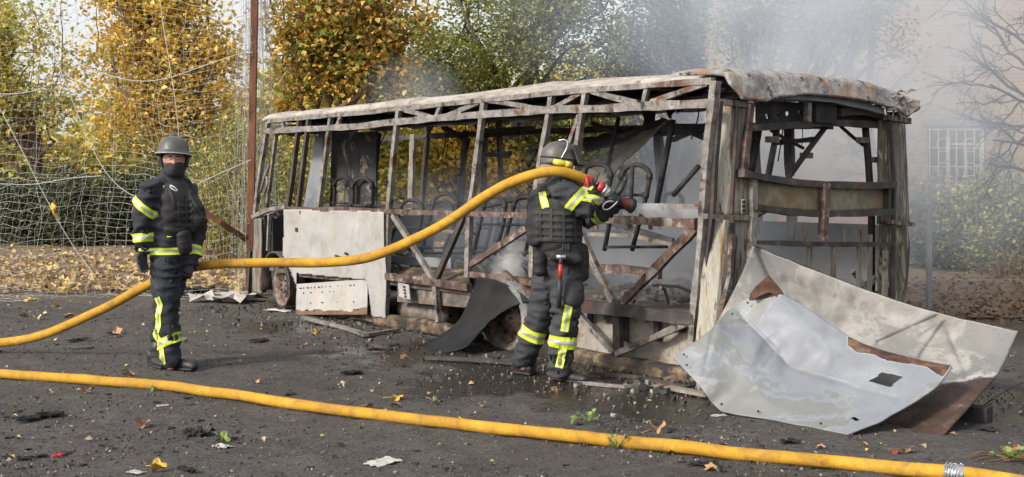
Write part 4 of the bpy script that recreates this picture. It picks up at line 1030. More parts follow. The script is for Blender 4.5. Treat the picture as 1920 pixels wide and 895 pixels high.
# right: bushes under the window
for i, (px, D, lm, lab) in enumerate(((1745, 20.5, 'hedge', "smoke-veiled dark bush just right of the bus"), (1840, 20, 'olive', "green bush under the barred window"), (1935, 19.5, 'olive', "olive bush cut off by the right edge"))):
    tree("garden_bush", lab, px, D, .5, .05, [(px, 430, .75, .6, .5), (px - 25, 390, .6, .5, .4), (px + 35, 400, .55, .5, .45), (px, 480, .6, .6, .25)], 75, 120, .075, lm, 40 + i, "bush", clump_r=.22)
def sapling(px, D, seed):
    rng = np.random.default_rng(seed); root = empty("dry_stalks", ((px - 960) / FPX * D, D, 0)); tag(root, "fan of pale dry stalks at the foot of the right-hand bushes", "plant"); m = MB()
    for i in range(40):
        th = rng.uniform(-1.1, 1.1); Lh = rng.uniform(.4, 1.0)
        m.tube([(0, 0, 0), (math.sin(th) * Lh * .5, rng.normal() * .06, math.cos(th) * Lh * .55), (math.sin(th) * Lh * 1.1, rng.normal() * .1, math.cos(th) * Lh * .85)], [.008, .006, .003], 4)
    m.build("stalks", M['twig'], root)
sapling(1878, 18.5, 5)
# far wood that closes the view
rng = np.random.default_rng(50); pts = []
for i in range(760):
    x = rng.uniform(-19, 20); y = rng.uniform(36, 40)
    px = 960 + x / y * FPX
    hmax = 2.8 if 20 < px < 185 else (4.0 if px < 480 else 5.0)
    z = rng.uniform(0.1, hmax)
    pts.append((x, y, z))
Cn = np.repeat(np.array(pts), 46, 0); Cn = Cn + rng.normal(size=Cn.shape) * .5; Cn[:, 2] = np.abs(Cn[:, 2])
tag(leaf_mesh("far_wood", Cn, .30, L['goldgreen'], rng, .1), "mass of olive foliage closing the view behind the trees", "foliage", kind="stuff")
# bare tree at the right edge
def bare_tree(px, D, seed, label="leafless tree with long drooping branches at the right edge, in front of the window wall"):
    random.seed(seed); rng = np.random.default_rng(seed)
    root = empty("bare_tree", ((px - 960) / FPX * D, D, 0)); tag(root, label, "tree")
    m = MB(); tp = limb(m, (0, 0, -.1), (.05, 0, 4.6), .09, .05, .05, 9, 10); m.build("trunk", M['bark'], root, True)
    b = MB()
    def grow(a, d, L_, r, dep):
        e = a + d * L_; q = limb(b, a, e, r, r * .5, .16, 6, 6)
        if dep <= 0: return
        for i in range(4 if dep > 1 else 3):
            t = q[2 + (i % 5)] if len(q) > 6 else q[-1]
            nd = (d + Vector((rng.normal() * .55, rng.normal() * .4, rng.normal() * .55 - .02))).normalized()
            grow(t, nd, L_ * rng.uniform(.45, .75), r * .5, dep - 1)
    for z, dx, dz, L_ in ((1.9, -.85, .5, 1.2), (2.1, -.95, -.05, 1.0), (2.4, -.8, .55, 1.3), (2.0, .8, .5, 1.0), (2.7, -.6, .8, 1.2), (2.9, .5, .8, 1.0), (1.7, -.9, .15, .8), (2.5, -.9, .2, 1.2), (3.1, -.7, .5, 1.2), (2.2, -.7, .1, .7)):
        grow(Vector((.05, 0, z)), Vector((dx, rng.normal() * .3, dz)).normalized(), L_ * .8, .024, 3)
    b.build("branches", M['bark'], root)
bare_tree(1950, 14.3, 6)
bare_tree(1632, 21.5, 9, "thin leafless tree in the smoke between the bus corner and the barred window")
# ------------------------------------------------------------------ brick building in the smoke
def brick_mat(name, c1, c2, mort, scale=1.0):
    m, nt, b = new_mat(name); co = coords(nt, (1, 1, 1), "Object", (math.pi / 2, 0, 0))
    t = nt.nodes.new("ShaderNodeTexBrick"); t.inputs["Scale"].default_value = 1.0
    t.inputs["Brick Width"].default_value = .25; t.inputs["Row Height"].default_value = .075; t.inputs["Mortar Size"].default_value = .008
    for k_, c in (("Color1", c1), ("Color2", c2), ("Mortar", mort)): t.inputs[k_].default_value = (*c, 1)
    nt.links.new(co, t.inputs["Vector"])
    c = mixc(nt, mapr(nt, tex_noise(nt, co, 1.4, 6, .7), .4, .75, 0, .5), t.outputs["Color"], tuple(x * .6 for x in c1))
    nt.links.new(c, b.inputs["Base Color"]); b.inputs["Roughness"].default_value = .9
    bump(nt, b, t.outputs["Fac"], -.5, .01); return m
M['brick'] = brick_mat("tan_brick", (.40, .30, .20), (.27, .195, .13), (.40, .37, .32))
M['plinth'] = brick_mat("red_brick", (.32, .12, .075), (.26, .10, .065), (.33, .28, .25))
M['white_wood'] = mottled("flaking_white_paint", [(.3, (.55, .53, .49)), (.6, (.74, .72, .69)), (.8, (.78, .77, .75))], 6, .6, 0, .3, 60, .003, over=(.3, .25, .2), oscale=8, olo=.62, ohi=.68)
gm, gnt, gb = new_mat("dark_window_glass"); gb.inputs["Base Color"].default_value = (.03, .035, .04, 1); gb.inputs["Roughness"].default_value = .08
M['glass'] = gm
YB = 24.0
house = empty("brick_house", ((1790 - 960) / FPX * YB, YB, 0))
tag(house, "tan brick building with a barred white window and red brick plinth, veiled by smoke", "building")
hx = house.location.x
def bx(name, mat, x0, x1, y0, y1, z0, z1, parent=house):
    m = MB(); m.box(((x0 + x1) / 2, (y0 + y1) / 2, (z0 + z1) / 2), (x1 - x0, y1 - y0, z1 - z0)); return m.build(name, mat, parent)
def wx(px): return (px - 960) / FPX * YB - hx
def wz(py): return CAM_H + (347 - py) / FPX * YB
XL, XR, ZT = wx(1330), wx(2500), 8.2
WIN = [(1738, 1850, 238, 352), (1738, 1850, -150, -36), (2010, 2120, 238, 352)]
def f_wall(m):
    xs = sorted({XL, XR, *[wx(a) for w in WIN for a in w[:2]]}); zs = sorted({wz(372), ZT, *[wz(a) for w in WIN for a in w[2:]]})
    for i in range(len(xs) - 1):
        for j in range(len(zs) - 1):
            cx, cz = (xs[i] + xs[i + 1]) / 2, (zs[j] + zs[j + 1]) / 2
            if any(wx(w[0]) < cx < wx(w[1]) and wz(w[3]) < cz < wz(w[2]) for w in WIN): continue
            m.box((cx, .15, cz), (xs[i + 1] - xs[i], .3, zs[j + 1] - zs[j]))
part("wall", M['brick'], f_wall, parent=house)
bx("plinth", M['plinth'], XL, XR, -.05, .3, -.1, wz(372))
bx("ledge", M['white_wood'], XL, XR, -.12, .12, wz(374), wz(368))
bx("side_wall", M['brick'], XL, XL + .3, .3, 9, 0, ZT)
bx("roof", M['frame_dark'], XL - .4, XR + .4, -.5, 9.5, ZT, ZT + .25)
for (a, b, c, d) in WIN:
    x0, x1, z1, z0 = wx(a), wx(b), wz(c), wz(d)
    w = empty("window", ((x0 + x1) / 2, 0, z0), 0, house)
    hw, hh = (x1 - x0) / 2, z1 - z0
    m = MB(); m.box((0, .22, hh / 2), (hw * 2, .01, hh)); m.build("pane", M['glass'], w)
    m = MB()
    for (cx, cz, sx, sz) in ((-hw + .035, hh / 2, .07, hh), (hw - .035, hh / 2, .07, hh), (0, .035, hw * 2 - .14, .07), (0, hh - .035, hw * 2 - .14, .07), (-.12, hh / 2, .06, hh - .14), (hw * .40, hh * .36, .05, hh * .6), (hw * .42, hh * .72, hw * 1.0, .05)):
        m.box((cx, .17, cz), (sx, .07, sz))
    m.build("frame", M['white_wood'], w)
    m = MB()
    for k_ in range(7):
        x = -hw + .06 + (hw * 2 - .12) * k_ / 6; m.box((x, .02, hh / 2), (.018, .018, hh - .04))
    for k_ in range(4): m.box((0, .041, .05 + (hh - .1) * k_ / 3), (hw * 2 - .04, .018, .02))
    for sx in (-1, 1):
        for q in range(2):
            cx, cz = sx * hw * .45, hh * (.3 + .4 * q); s = .13
            pp = [(cx - s * .5, .0, cz - s), (cx + s * .5, .0, cz - s), (cx + s, .0, cz - s * .4), (cx + s, .0, cz + s * .4), (cx + s * .5, .0, cz + s), (cx - s * .5, .0, cz + s), (cx - s, .0, cz + s * .4), (cx - s, .0, cz - s * .4), (cx - s * .5, .0, cz - s)]
            m.tube(pp, .009, 4)
    m.build("grille", M['white_wood'], w)
    m = MB(); m.box((0, -.06, -.04), (hw * 2 + .16, .2, .06)); m.build("sill", M['white_wood'], w)
bx("lintel", M['far_panel'], wx(1728), wx(1860), -.03, .1, wz(236), wz(222))
# pale garden wall seen through the bus
gw = empty("garden_wall", P(800, 400, 31).xy.to_3d()); tag(gw, "pinkish plastered wall glimpsed between shrubs through the bus windows", "wall")
m = MB(); m.box((0, 0, .75), (5.5, .25, 1.5)); m.build("wall_face", M['beige'], gw)
m = MB(); m.box((0, 0, 1.55), (5.6, .35, .1)); m.build("coping", M['far_panel'], gw)
# concrete-grey post and rail right of the bus
gp = empty("gate_post", G(1742, 590)); tag(gp, "grey metal post with a short horizontal arm just right of the bus", "post")
m = MB(); m.box((0, 0, .62), (.055, .055, 1.24)); m.build("post", M['far_panel'], gp)
m = MB(); m.box((-.20, 0, 1.27), (.5, .05, .05)); m.build("arm", M['far_panel'], gp)

# ------------------------------------------------------------------ rusty pole and the net hung from it
M['pole'] = mottled("rusty_pole_paint", [(.3, (.075, .028, .014)), (.5, (.16, .06, .028)), (.7, (.24, .11, .055))], 5, .85, .1, .5, 50, .004, over=(.05, .025, .015), oscale=3, stretch=(1, 1, .3))
pb = G(467, 556)
pole = empty("rusty_pole", pb); tag(pole, "tall square rusty steel pole standing at the front of the bus", "pole")
m = MB(); m.beam([(0, 0, -.1), (.10, 0, 5.2)], .088, .088, (0, -1, 0)); m.build("shaft", M['pole'], pole)
m = MB(); m.beam([(0, 0, .75), (-.33, -.25, 1.02), (-.6, -.3, 1.2)], .07, .05, (0, -1, 0)); m.build("brace", M['pole'], pole)
m = MB(); m.box((0, 0, .01), (.28, .28, .02)); m.build("foot_plate", M['pole'], pole)

M['cord'] = plain("dirty_white_cord", (.50, .49, .46), .8, 0, .2, 20, .3, 150)
def make_net():
    rng = np.random.default_rng(3)
    o = empty("barrier_net", (pb.x, pb.y, 0)); tag(o, "torn whitish square-mesh net hanging from the rusty pole down to the verge on the left", "net")
    NX_, NZ_ = 46, 42; W_ = 4.9; H = 4.3
    def pos(i, j, lay):
        s = i / (NX_ - 1); t = j / (NZ_ - 1)                       # s: from the pole leftwards, t: top to bottom
        x = -W_ * s - .02; z = H * (1 - t) - .02
        sag = .30 * math.sin(math.pi * ((s * 2.4) % 1.0)) + .10 * math.sin(s * 17 + lay)
        z -= sag * (1 - .35 * t) + .06 * nz((s * 8, t * 6, lay), 1.1, 9)
        spread = .55 * t ** 1.5
        x += .10 * math.sin(j * .21 + s * 9 + lay * 2) + .26 * nz((s * 3, t * 2.5, lay), 1.2, 3) + .05 * nz((s * 14, t * 6, lay), 1.2, 5) + (spread * (s - .5) * .6)
        y = -.15 * math.sin(s * 14 + lay) * (.3 + t) + .30 * nz((s * 5, t * 2, lay), 1.1, 8) - .9 * t ** 2 * s * .8 + lay * .25
        if z < .05: y -= (0.05 - z) * 1.3; z = .03 + .02 * rng.random()
        return Vector((x + rng.normal() * .010, y + rng.normal() * .01, z + rng.normal() * .010))
    m = MB()
    for lay in (0, 1):
        g = [[pos(i, j, lay) for j in range(NZ_)] for i in range(NX_)]
        for i in range(NX_):
            if lay and i % 3: continue
            m.tube(g[i], .0021 if not lay else .0018, 3, cap=False)
        for j in range(0, NZ_):
            if lay and (j % 2 or j < 12): continue
            m.tube([g[i][j] for i in range(NX_)], .0020 if not lay else .0017, 3, cap=False)
    m.build("mesh_cords", M['cord'], o)
    r = MB()
    def pp(px, py, dd=0): q = P(px, py, pb.y - .1 + dd); return Vector((q.x - pb.x, q.y - pb.y, q.z))
    for pts in ([(-120, 120), (-40, 168), (30, 176), (90, 160), (150, 122)], [(150, 122), (200, 140), (255, 152), (310, 148), (370, 128), (440, 104), (474, 98)],
                [(100, 92), (140, 200), (190, 310), (240, 362), (300, 378)], [(-10, 185), (40, 280), (80, 360), (130, 450), (180, 520)], [(0, 345), (60, 346), (130, 335), (190, 330)],
                [(470, 300), (420, 322), (370, 345)], [(296, -40), (305, 40), (318, 120), (330, 200), (338, 290)]):
        r.tube(catmull([pp(*q) for q in pts], 8), .0052, 5, cap=False)
    r.build("edge_ropes", M['cord'], o)
    b = MB()                                                       # the bunch of netting gathered at the pole
    for k_ in range(46):
        x0 = rng.uniform(-.35, .42); pts = []
        for t in np.linspace(0, 1, 22):
            pts.append((x0 * (.5 + .5 * t) + .05 * nz((t * 5, k_, 0), 1) + .02, .16 + .12 * nz((t * 4, k_, 5), 1), 4.3 * (1 - t) + .02))
        b.tube(pts, .0026, 3, cap=False)
    for k_ in range(160):
        z = rng.uniform(.1, 4.2); x = rng.uniform(-.36, .36)
        b.tube([(x, .16, z), (x + rng.uniform(.05, .15), .16 + rng.normal() * .05, z + rng.normal() * .05), (x + rng.uniform(.1, .3), .16, z + rng.normal() * .1)], .0024, 3, cap=False)
    b.build("gathered_cords", M['cord'], o)
    f = MB()                                                       # loose folds on the ground
    for k_ in range(38):
        q = G(rng.uniform(60, 330), rng.uniform(492, 560)); p = Vector((q.x - pb.x, q.y - pb.y, .03)); pts = []
        d = Vector((rng.normal(), rng.normal() * .8, 0)).normalized()
        for t in range(9):
            p = p + d * .12 + Vector((rng.normal(), rng.normal(), 0)) * .035; pts.append((p.x, p.y, .03 + .02 * rng.random()))
        f.tube(pts, .0024, 3, cap=False)
    tag(f.build("slack_cords", M['cord'], o), kind="stuff")
make_net()

# ------------------------------------------------------------------ hoses
def hose_mat():
    m, nt, b = new_mat("yellow_hose_jacket"); co = coords(nt)
    c = ramp(nt, [(.3, (.36, .18, .016)), (.5, (.50, .27, .022)), (.7, (.60, .35, .04))], tex_noise(nt, co, 3, 6, .7))
    c = mixc(nt, mapr(nt, tex_noise(nt, co, 5.5, 9, .8, .5), .45, .66, 0, .9), c, (.22, .125, .035))
    c = mixc(nt, mapr(nt, tex_noise(nt, co, 2.1, 7, .75), .60, .68, 0, .8), c, (.07, .045, .025))
    nt.links.new(c, b.inputs["Base Color"]); b.inputs["Roughness"].default_value = .72; b.inputs["Specular IOR Level"].default_value = .28
    w = nt.nodes.new("ShaderNodeTexWave"); w.wave_type = 'BANDS'; w.bands_direction = 'DIAGONAL'; w.inputs["Scale"].default_value = 60; w.inputs["Distortion"].default_value = 2
    nt.links.new(co, w.inputs["Vector"]); h = mathn(nt, 'ADD', mathn(nt, 'MULTIPLY', w.outputs["Fac"], .4), tex_noise(nt, co, 90, 5, .7))
    bump(nt, b, h, .6, .004); return m
M['hose'] = hose_mat()
M['steel'] = plain("worn_aluminium", (.52, .52, .53), .35, .8, .2, 20, .2, 120)
M['red'] = plain("red_coupling", (.42, .03, .025), .45, 0, .3, 20, .2, 120)
M['black'] = plain("black_rubber", (.02, .02, .021), .6, 0, .3, 20, .2, 120)
def hose(name, label, pts, r, k=10):
    c = catmull(pts, k); m = MB()
    c = [p + Vector((nz(p, 2, 1), nz(p, 2, 4), nz(p, 2.4, 7) * .6)) * .014 for p in c]
    rr = [r * (1 + .06 * nz(p, 3.5, 2)) for p in c]
    m.tube(c, rr, 18); o = m.build(name, M['hose'], None, True); tag(o, label, "hose"); return o
HR = .040
hu = [P(-420, 668, 11.3), P(-120, 656, 10.75), P(0, 643, 10.6), P(60, 634, 10.5), P(120, 614, 10.35), P(190, 581, 10.2), P(260, 543, 10.05), P(315, 516, 9.98), P(355, 502, 9.94), P(430, 495, 9.88), P(530, 493, 9.78), P(610, 492, 9.68),
      P(680, 485, 9.58), P(740, 467, 9.48), P(800, 439, 9.36), P(860, 403, 9.22), P(910, 369, 9.10), P(955, 343, 9.0), P(1000, 327, 8.93), P(1040, 322, 8.90), P(1070, 327, 8.92), P(1098, 338, 8.98)]
hose("raised_fire_hose", "yellow fire hose carried off the ground from the standing firefighter to the nozzle", hu, HR, 8)
LR = .037
hl = [G(a, b, LR) for a, b in ((-260, 683), (0, 701), (150, 711), (300, 723), (450, 743), (600, 765), (750, 783), (900, 800), (1050, 816), (1200, 831), (1350, 846), (1500, 860), (1650, 874), (1780, 887), (1900, 902), (2050, 925))]
hose("ground_fire_hose", "yellow fire hose lying across the asphalt in the foreground", hl, LR, 10)
cp = empty("hose_coupling", G(1790, 888, LR)); tag(cp, "wire-bound coupling on the foreground hose at the bottom right", "coupling")
d = (hl[-2] - hl[-3]).normalized(); m = MB()
m.lathe([(.038, -.05), (.044, -.045), (.044, .045), (.038, .05)], (0, 0, 0), d, 20); m.build("sleeve", M['steel'], cp, True)
m = MB()
for i in range(14):
    th = i * 1.3; a = d.orthogonal().normalized(); b = d.cross(a)
    m.tube([d * (-.04 + .006 * i + .004 * math.sin(t * 3)) + (a * math.cos(th + t) + b * math.sin(th + t)) * (.047 + .006 * random.random()) for t in np.linspace(0, 4, 10)], .0035, 4)
m.build("binding_wire", M['steel'], cp)
# ------------------------------------------------------------------ people
M['navy'] = mottled("navy_turnout_cloth", [(.3, (.010, .012, .018)), (.55, (.017, .020, .029)), (.8, (.030, .034, .045))], 5, .85, 0, .5, 140, .003)
M['charcoal_cloth'] = mottled("faded_charcoal_cloth", [(.3, (.018, .019, .024)), (.55, (.032, .034, .040)), (.8, (.055, .056, .060))], 5, .85, 0, .5, 140, .003)
M['vest'] = mottled("black_nylon_vest", [(.3, (.008, .008, .009)), (.6, (.016, .016, .018)), (.8, (.028, .028, .031))], 7, .75, 0, .6, 160, .003)
M['dark_red'] = plain("dark_red_barrel", (.14, .014, .018), .45, 0, .4, 30, .2)
M['webbing'] = plain("black_webbing", (.030, .030, .032), .8, 0, .3, 60, .4, 200)
M['leather'] = mottled("black_boot_leather", [(.3, (.012, .012, .012)), (.6, (.024, .023, .023)), (.8, (.06, .056, .052))], 9, .55, 0, .5, 90, .003)
M['glove'] = mottled("dark_glove", [(.3, (.014, .014, .015)), (.7, (.035, .034, .034))], 14, .75, 0, .5, 120, .003)
M['work_glove'] = mottled("soiled_work_glove", [(.3, (.05, .04, .032)), (.6, (.13, .10, .08)), (.8, (.22, .17, .13))], 14, .85, 0, .5, 120, .003)
M['helmet'] = mottled("grey_helmet_shell", [(.3, (.05, .048, .046)), (.6, (.085, .082, .078)), (.8, (.13, .125, .12))], 8, .5, 0, .25, 120, .002)
M['brim'] = plain("painted_brim_highlight", (.30, .30, .30), .4, .2, .2, 20, .1)  # lighter than the shell: highlight along the brim put into the colour
M['yellow'] = plain("fluorescent_yellow_tape", (.56, .68, .035), .5, 0, .12, 30, .3, 200)
M['silver'] = plain("silver_reflective_tape", (.38, .39, .38), .4, .2, .15, 30, .3, 200)
M['skin'] = mottled("weathered_skin", [(.3, (.38, .19, .13)), (.7, (.52, .29, .21))], 18, .55, 0, .2, 120, .001)
M['scarf'] = mottled("tan_hood_cloth", [(.3, (.14, .12, .09)), (.6, (.25, .21, .16)), (.8, (.34, .30, .24))], 9, .9, 0, .6, 90, .004)
M['eye_white'] = plain("eye_white", (.6, .58, .55), .3, 0, .05); M['iris'] = plain("dark_iris", (.03, .02, .015), .2, 0, .1)
M['lamp'] = plain("yellow_torch_plastic", (.55, .46, .05), .4, 0, .2)
M['wood_red'] = plain("red_handle_paint", (.40, .03, .03), .5, 0, .25)

def chain(m, pts, rad, side=None, n=16):
    """closed round-ended loft through pts; rad: r or (ra along side, rb across)"""
    pts = [Vector(p) for p in pts]; rr = [(r, r) if isinstance(r, (int, float)) else r for r in rad]
    P_, R_ = [], []
    t0 = (pts[1] - pts[0]).normalized(); t1 = (pts[-1] - pts[-2]).normalized()
    for k in (0, 1, 2):
        a = math.radians(5 + 28 * k); q = min(rr[0]); P_.append(pts[0] - t0 * q * math.cos(a)); R_.append((rr[0][0] * math.sin(a), rr[0][1] * math.sin(a)))
    P_ += pts; R_ += rr
    for k in (2, 1, 0):
        a = math.radians(5 + 28 * k); q = min(rr[-1]); P_.append(pts[-1] + t1 * q * math.cos(a)); R_.append((rr[-1][0] * math.sin(a), rr[-1][1] * math.sin(a)))
    vs = []; prev = Vector(side) if side else t0.orthogonal()
    for i, p in enumerate(P_):
        t = (P_[min(i + 1, len(P_) - 1)] - P_[max(i - 1, 0)]).normalized()
        a = (prev - t * prev.dot(t)).normalized(); b = t.cross(a); prev = a
        for k in range(n):
            th = 2 * math.pi * k / n; vs.append(p + a * math.cos(th) * R_[i][0] + b * math.sin(th) * R_[i][1])
    L_ = len(P_)
    fs = [(i * n + k, i * n + (k + 1) % n, (i + 1) * n + (k + 1) % n, (i + 1) * n + k) for i in range(L_ - 1) for k in range(n)]
    fs += [tuple(range(n))[::-1], tuple((L_ - 1) * n + k for k in range(n))]
    m.add(vs, fs)
def fuse(m, name, mat, root, voxel=.013, smooth=3, wr=0.0, wseed=0, clipz=None, fn=None):
    """weld the overlapping lofts of m into one continuous skin (voxel remesh), crease it, link it under root"""
    me = bpy.data.meshes.new("tmp"); me.from_pydata(m.v, [], m.f); me.update()
    bm = bmesh.new(); bm.from_mesh(me); bmesh.ops.recalc_face_normals(bm, faces=bm.faces); bm.to_mesh(me); bm.free()
    o = bpy.data.objects.new("tmp", me); COL.objects.link(o)
    r = o.modifiers.new("r", 'REMESH'); r.mode = 'VOXEL'; r.voxel_size = voxel
    s = o.modifiers.new("s", 'SMOOTH'); s.iterations = smooth; s.factor = .5
    dg = bpy.context.evaluated_depsgraph_get()
    out = bpy.data.meshes.new_from_object(o.evaluated_get(dg)); bpy.data.objects.remove(o); bpy.data.meshes.remove(me)
    out.name = name; out.materials.clear()
    for v in out.vertices:
        p = v.co.copy(); nrm = v.normal
        if wr:
            q = Vector((p.x * 5, p.y * 5, p.z * 13)); w = 1 - abs(noise.noise(q + Vector((wseed, 0, 0)))) * 3.2
            w2 = noise.noise(Vector((p.x * 11 + 3, p.y * 11, p.z * 24 + wseed)))
            d_ = wr * (.8 * max(-.9, w) + .5 * w2 - .42)
            v.co = p + nrm * d_ + Vector((0, 0, wr * .3 * w2))
        if fn: v.co = fn(v.co.copy(), nrm)
        if clipz is not None and v.co.z < clipz: v.co.z = clipz
    out.polygons.foreach_set("use_smooth", [True] * len(out.polygons)); out.update()
    o = mesh_obj(name, out, mat); adopt(o, root); return o
def bvh_of(*obs):
    v, f = [], []
    for o in obs:
        b = len(v); v += [tuple(x.co) for x in o.data.vertices]; f += [tuple(i + b for i in p.vertices) for p in o.data.polygons]
    return BVHTree.FromPolygons(v, f)
def tape(root, name, rows, mats=('yellow', 'silver', 'yellow'), closed=False):
    """rows[i][j]: i along the tape, j across (7 points)"""
    R_, C_ = len(rows), len(rows[0]); m = MB(); m.v = [tuple(p) for r in rows for p in r]; m.att = [0.0] * len(m.v)
    for i in range(R_ if closed else R_ - 1):
        for j in range(C_ - 1):
            i2 = (i + 1) % R_; m.f.append((i * C_ + j, i * C_ + j + 1, i2 * C_ + j + 1, i2 * C_ + j)); m.m.append(min(2, int(j * 3 / (C_ - 1))))
    return adopt(m.build(name, [M[x] for x in mats], None, True), root)
def ring_tape(root, bvh, A, B, t0, t1, name="reflective_band", lift=.009, reach=.17, tilt=None):
    A, B = Vector(A), Vector(B); ax = (B - A).normalized(); a = ax.orthogonal().normalized(); b = ax.cross(a); rows = []
    for k in range(72):
        th = 2 * math.pi * k / 72; d = a * math.cos(th) + b * math.sin(th); r = []
        for j in range(7):
            c = A.lerp(B, t0 + (t1 - t0) * j / 6)
            if tilt: c = c + ax * d.dot(tilt)
            h = bvh.ray_cast(c, d, reach)                          # outwards from the axis: the cloth's inner face
            r.append((h[0] if h[0] else c + d * .09) + d * lift)
        rows.append(r)
    return tape(root, name, rows, closed=True)
def px_tape(root, bvh, line, hw, name="reflective_band", mats=('yellow', 'silver', 'yellow'), n=22, lift=.006, fallback=None):
    """tape laid on the cloth along a pixel line (hit points of the sight line on the garment)"""
    pts = [Vector((x, y, 0)) for x, y in line]; pts = resample(pts, n); rows = []; lastD = fallback
    for i, p in enumerate(pts):
        t = (pts[min(i + 1, n - 1)] - pts[max(i - 1, 0)]).normalized(); q = Vector((-t.y, t.x, 0)); r = []
        for j in range(7):
            x, y = p.x + q.x * hw * (j / 3 - 1), p.y + q.y * hw * (j / 3 - 1); d = _ray(x, y).normalized()
            h = bvh.ray_cast(EYE, d, 30)
            if h[0]: lastD = h[3]; r.append(h[0] - d * lift)
            else: r.append(EYE + d * ((lastD or 9.5) - lift))
        rows.append(r)
    return tape(root, name, rows, mats)
def hand(root, name, mat, wrist, palm_dir, palm_nrm, thumb_side, curl=(.35,) * 4, s=1.0):
    """glove: palm plus five unequal fingers bent towards the palm normal"""
    w = Vector(wrist); d = Vector(palm_dir).normalized(); nn = Vector(palm_nrm); nn = (nn - d * nn.dot(d)).normalized(); sd = d.cross(nn) * thumb_side
    m = MB(); k = s
    chain(m, [w - d * .03 * k, w + d * .02 * k, w + d * .06 * k, w + d * .092 * k], [(.030 * k, .026 * k), (.036 * k, .021 * k), (.044 * k, .019 * k), (.042 * k, .016 * k)], side=sd, n=12)
    for i, (off, L_, c) in enumerate(zip((.030, .010, -.011, -.031), (.074, .083, .077, .060), curl)):
        p = w + d * .088 * k + sd * off * k; pts = [p]; a = c * .6
        for seg in (.42, .33, .25):
            dd = d * math.cos(a) + nn * math.sin(a) + sd * off * 1.2; p = p + dd * L_ * seg * k; pts.append(p); a += c
        chain(m, pts, [.0115 * k, .0108 * k, .0098 * k, .0085 * k], side=sd, n=9)
    p = w + d * .030 * k + sd * .030 * k; dd = (d * .55 + sd * .75 + nn * .35).normalized()
    chain(m, [p, p + dd * .035 * k, p + (dd * .035 + (dd * .6 + d * .5 + nn * .3) * .030) * k, p + (dd * .035 + (dd * .6 + d * .5 + nn * .3) * .030 + (d * .8 + nn * .5) * .022) * k], [.0135 * k, .0125 * k, .0115 * k, .0095 * k], n=9)
    return fuse(m, name, mat, root, .0045, 2)
def head(m, c, fd, s=1.0):
    """head loft with brow, nose, jaw; returned as closed shape in m"""
    c = Vector(c); f = Vector(fd).normalized(); up = Vector((0, 0, 1)); sd = f.cross(up).normalized(); N, K = 26, 20; vs = []
    for i in range(K + 1):
        ph = math.pi * i / K
        for k in range(N):
            th = 2 * math.pi * k / N; x, y, z = math.sin(ph) * math.cos(th), math.sin(ph) * math.sin(th), math.cos(ph)   # x front, y side
            w = 1 - .22 * max(0, -z) ** 1.5; X = .097 * x * w + (.012 if x > .3 and z < -.4 else 0); Y = .077 * y * w; Z = .118 * z
            if x > .6:
                g = math.exp(-(y / .16) ** 2)
                X += .022 * g * math.exp(-((z + .22) / .20) ** 2) + .006 * math.exp(-((z - .22) / .10) ** 2)
                X -= .010 * math.exp(-((abs(y) - .36) / .16) ** 2) * math.exp(-((z - .02) / .12) ** 2)
            vs.append(c + (f * X + sd * Y + up * Z) * s)
    fs = [(i * N + k, i * N + (k + 1) % N, (i + 1) * N + (k + 1) % N, (i + 1) * N + k) for i in range(K) for k in range(N)]
    m.add(vs, fs)
    for sg in (-1, 1): chain(m, [c + sd * .076 * sg * s + up * .02, c + sd * .080 * sg * s - up * .025], [(.012, .022), (.010, .016)], side=sd, n=8)
def boot(root, mat, ankle, heel, toe, name="boot"):
    m = MB(); a, h, t = Vector(ankle), Vector(heel), Vector(toe); d = (t - h).normalized(); sd = Vector((-d.y, d.x, 0))
    chain(m, [a + Vector((0, 0, .10)), a, h + Vector((0, 0, .09)) + d * .06], [.070, .062, .060], n=14)
    chain(m, [h + d * .035 + Vector((0, 0, .045)), h + d * .12 + Vector((0, 0, .05)), h + d * .19 + Vector((0, 0, .045)), t - d * .045 + Vector((0, 0, .038))],
          [(.045, .045), (.044, .052), (.052, .046), (.046, .036)], side=sd, n=14)
    o = fuse(m, name, mat, root, .009, 2, .004, 3, clipz=.006)
    s_ = MB(); chain(s_, [h + d * .03 + Vector((0, 0, .014)), h + d * .12 + Vector((0, 0, .014)), h + d * .20 + Vector((0, 0, .014)), t - d * .045 + Vector((0, 0, .014))],
                     [(.047, .016), (.043, .016), (.054, .016), (.048, .016)], side=sd, n=14)
    s_.v = [(x, y, max(.001, min(.03, z))) for x, y, z in s_.v]
    so = s_.build("sole", M['black'], None, True); bpy.context.view_layer.update(); so.parent = o
    so.matrix_parent_inverse = o.matrix_world.inverted(); return o
def unit(x, y): v = Vector((x, y, 0)); return v.normalized()

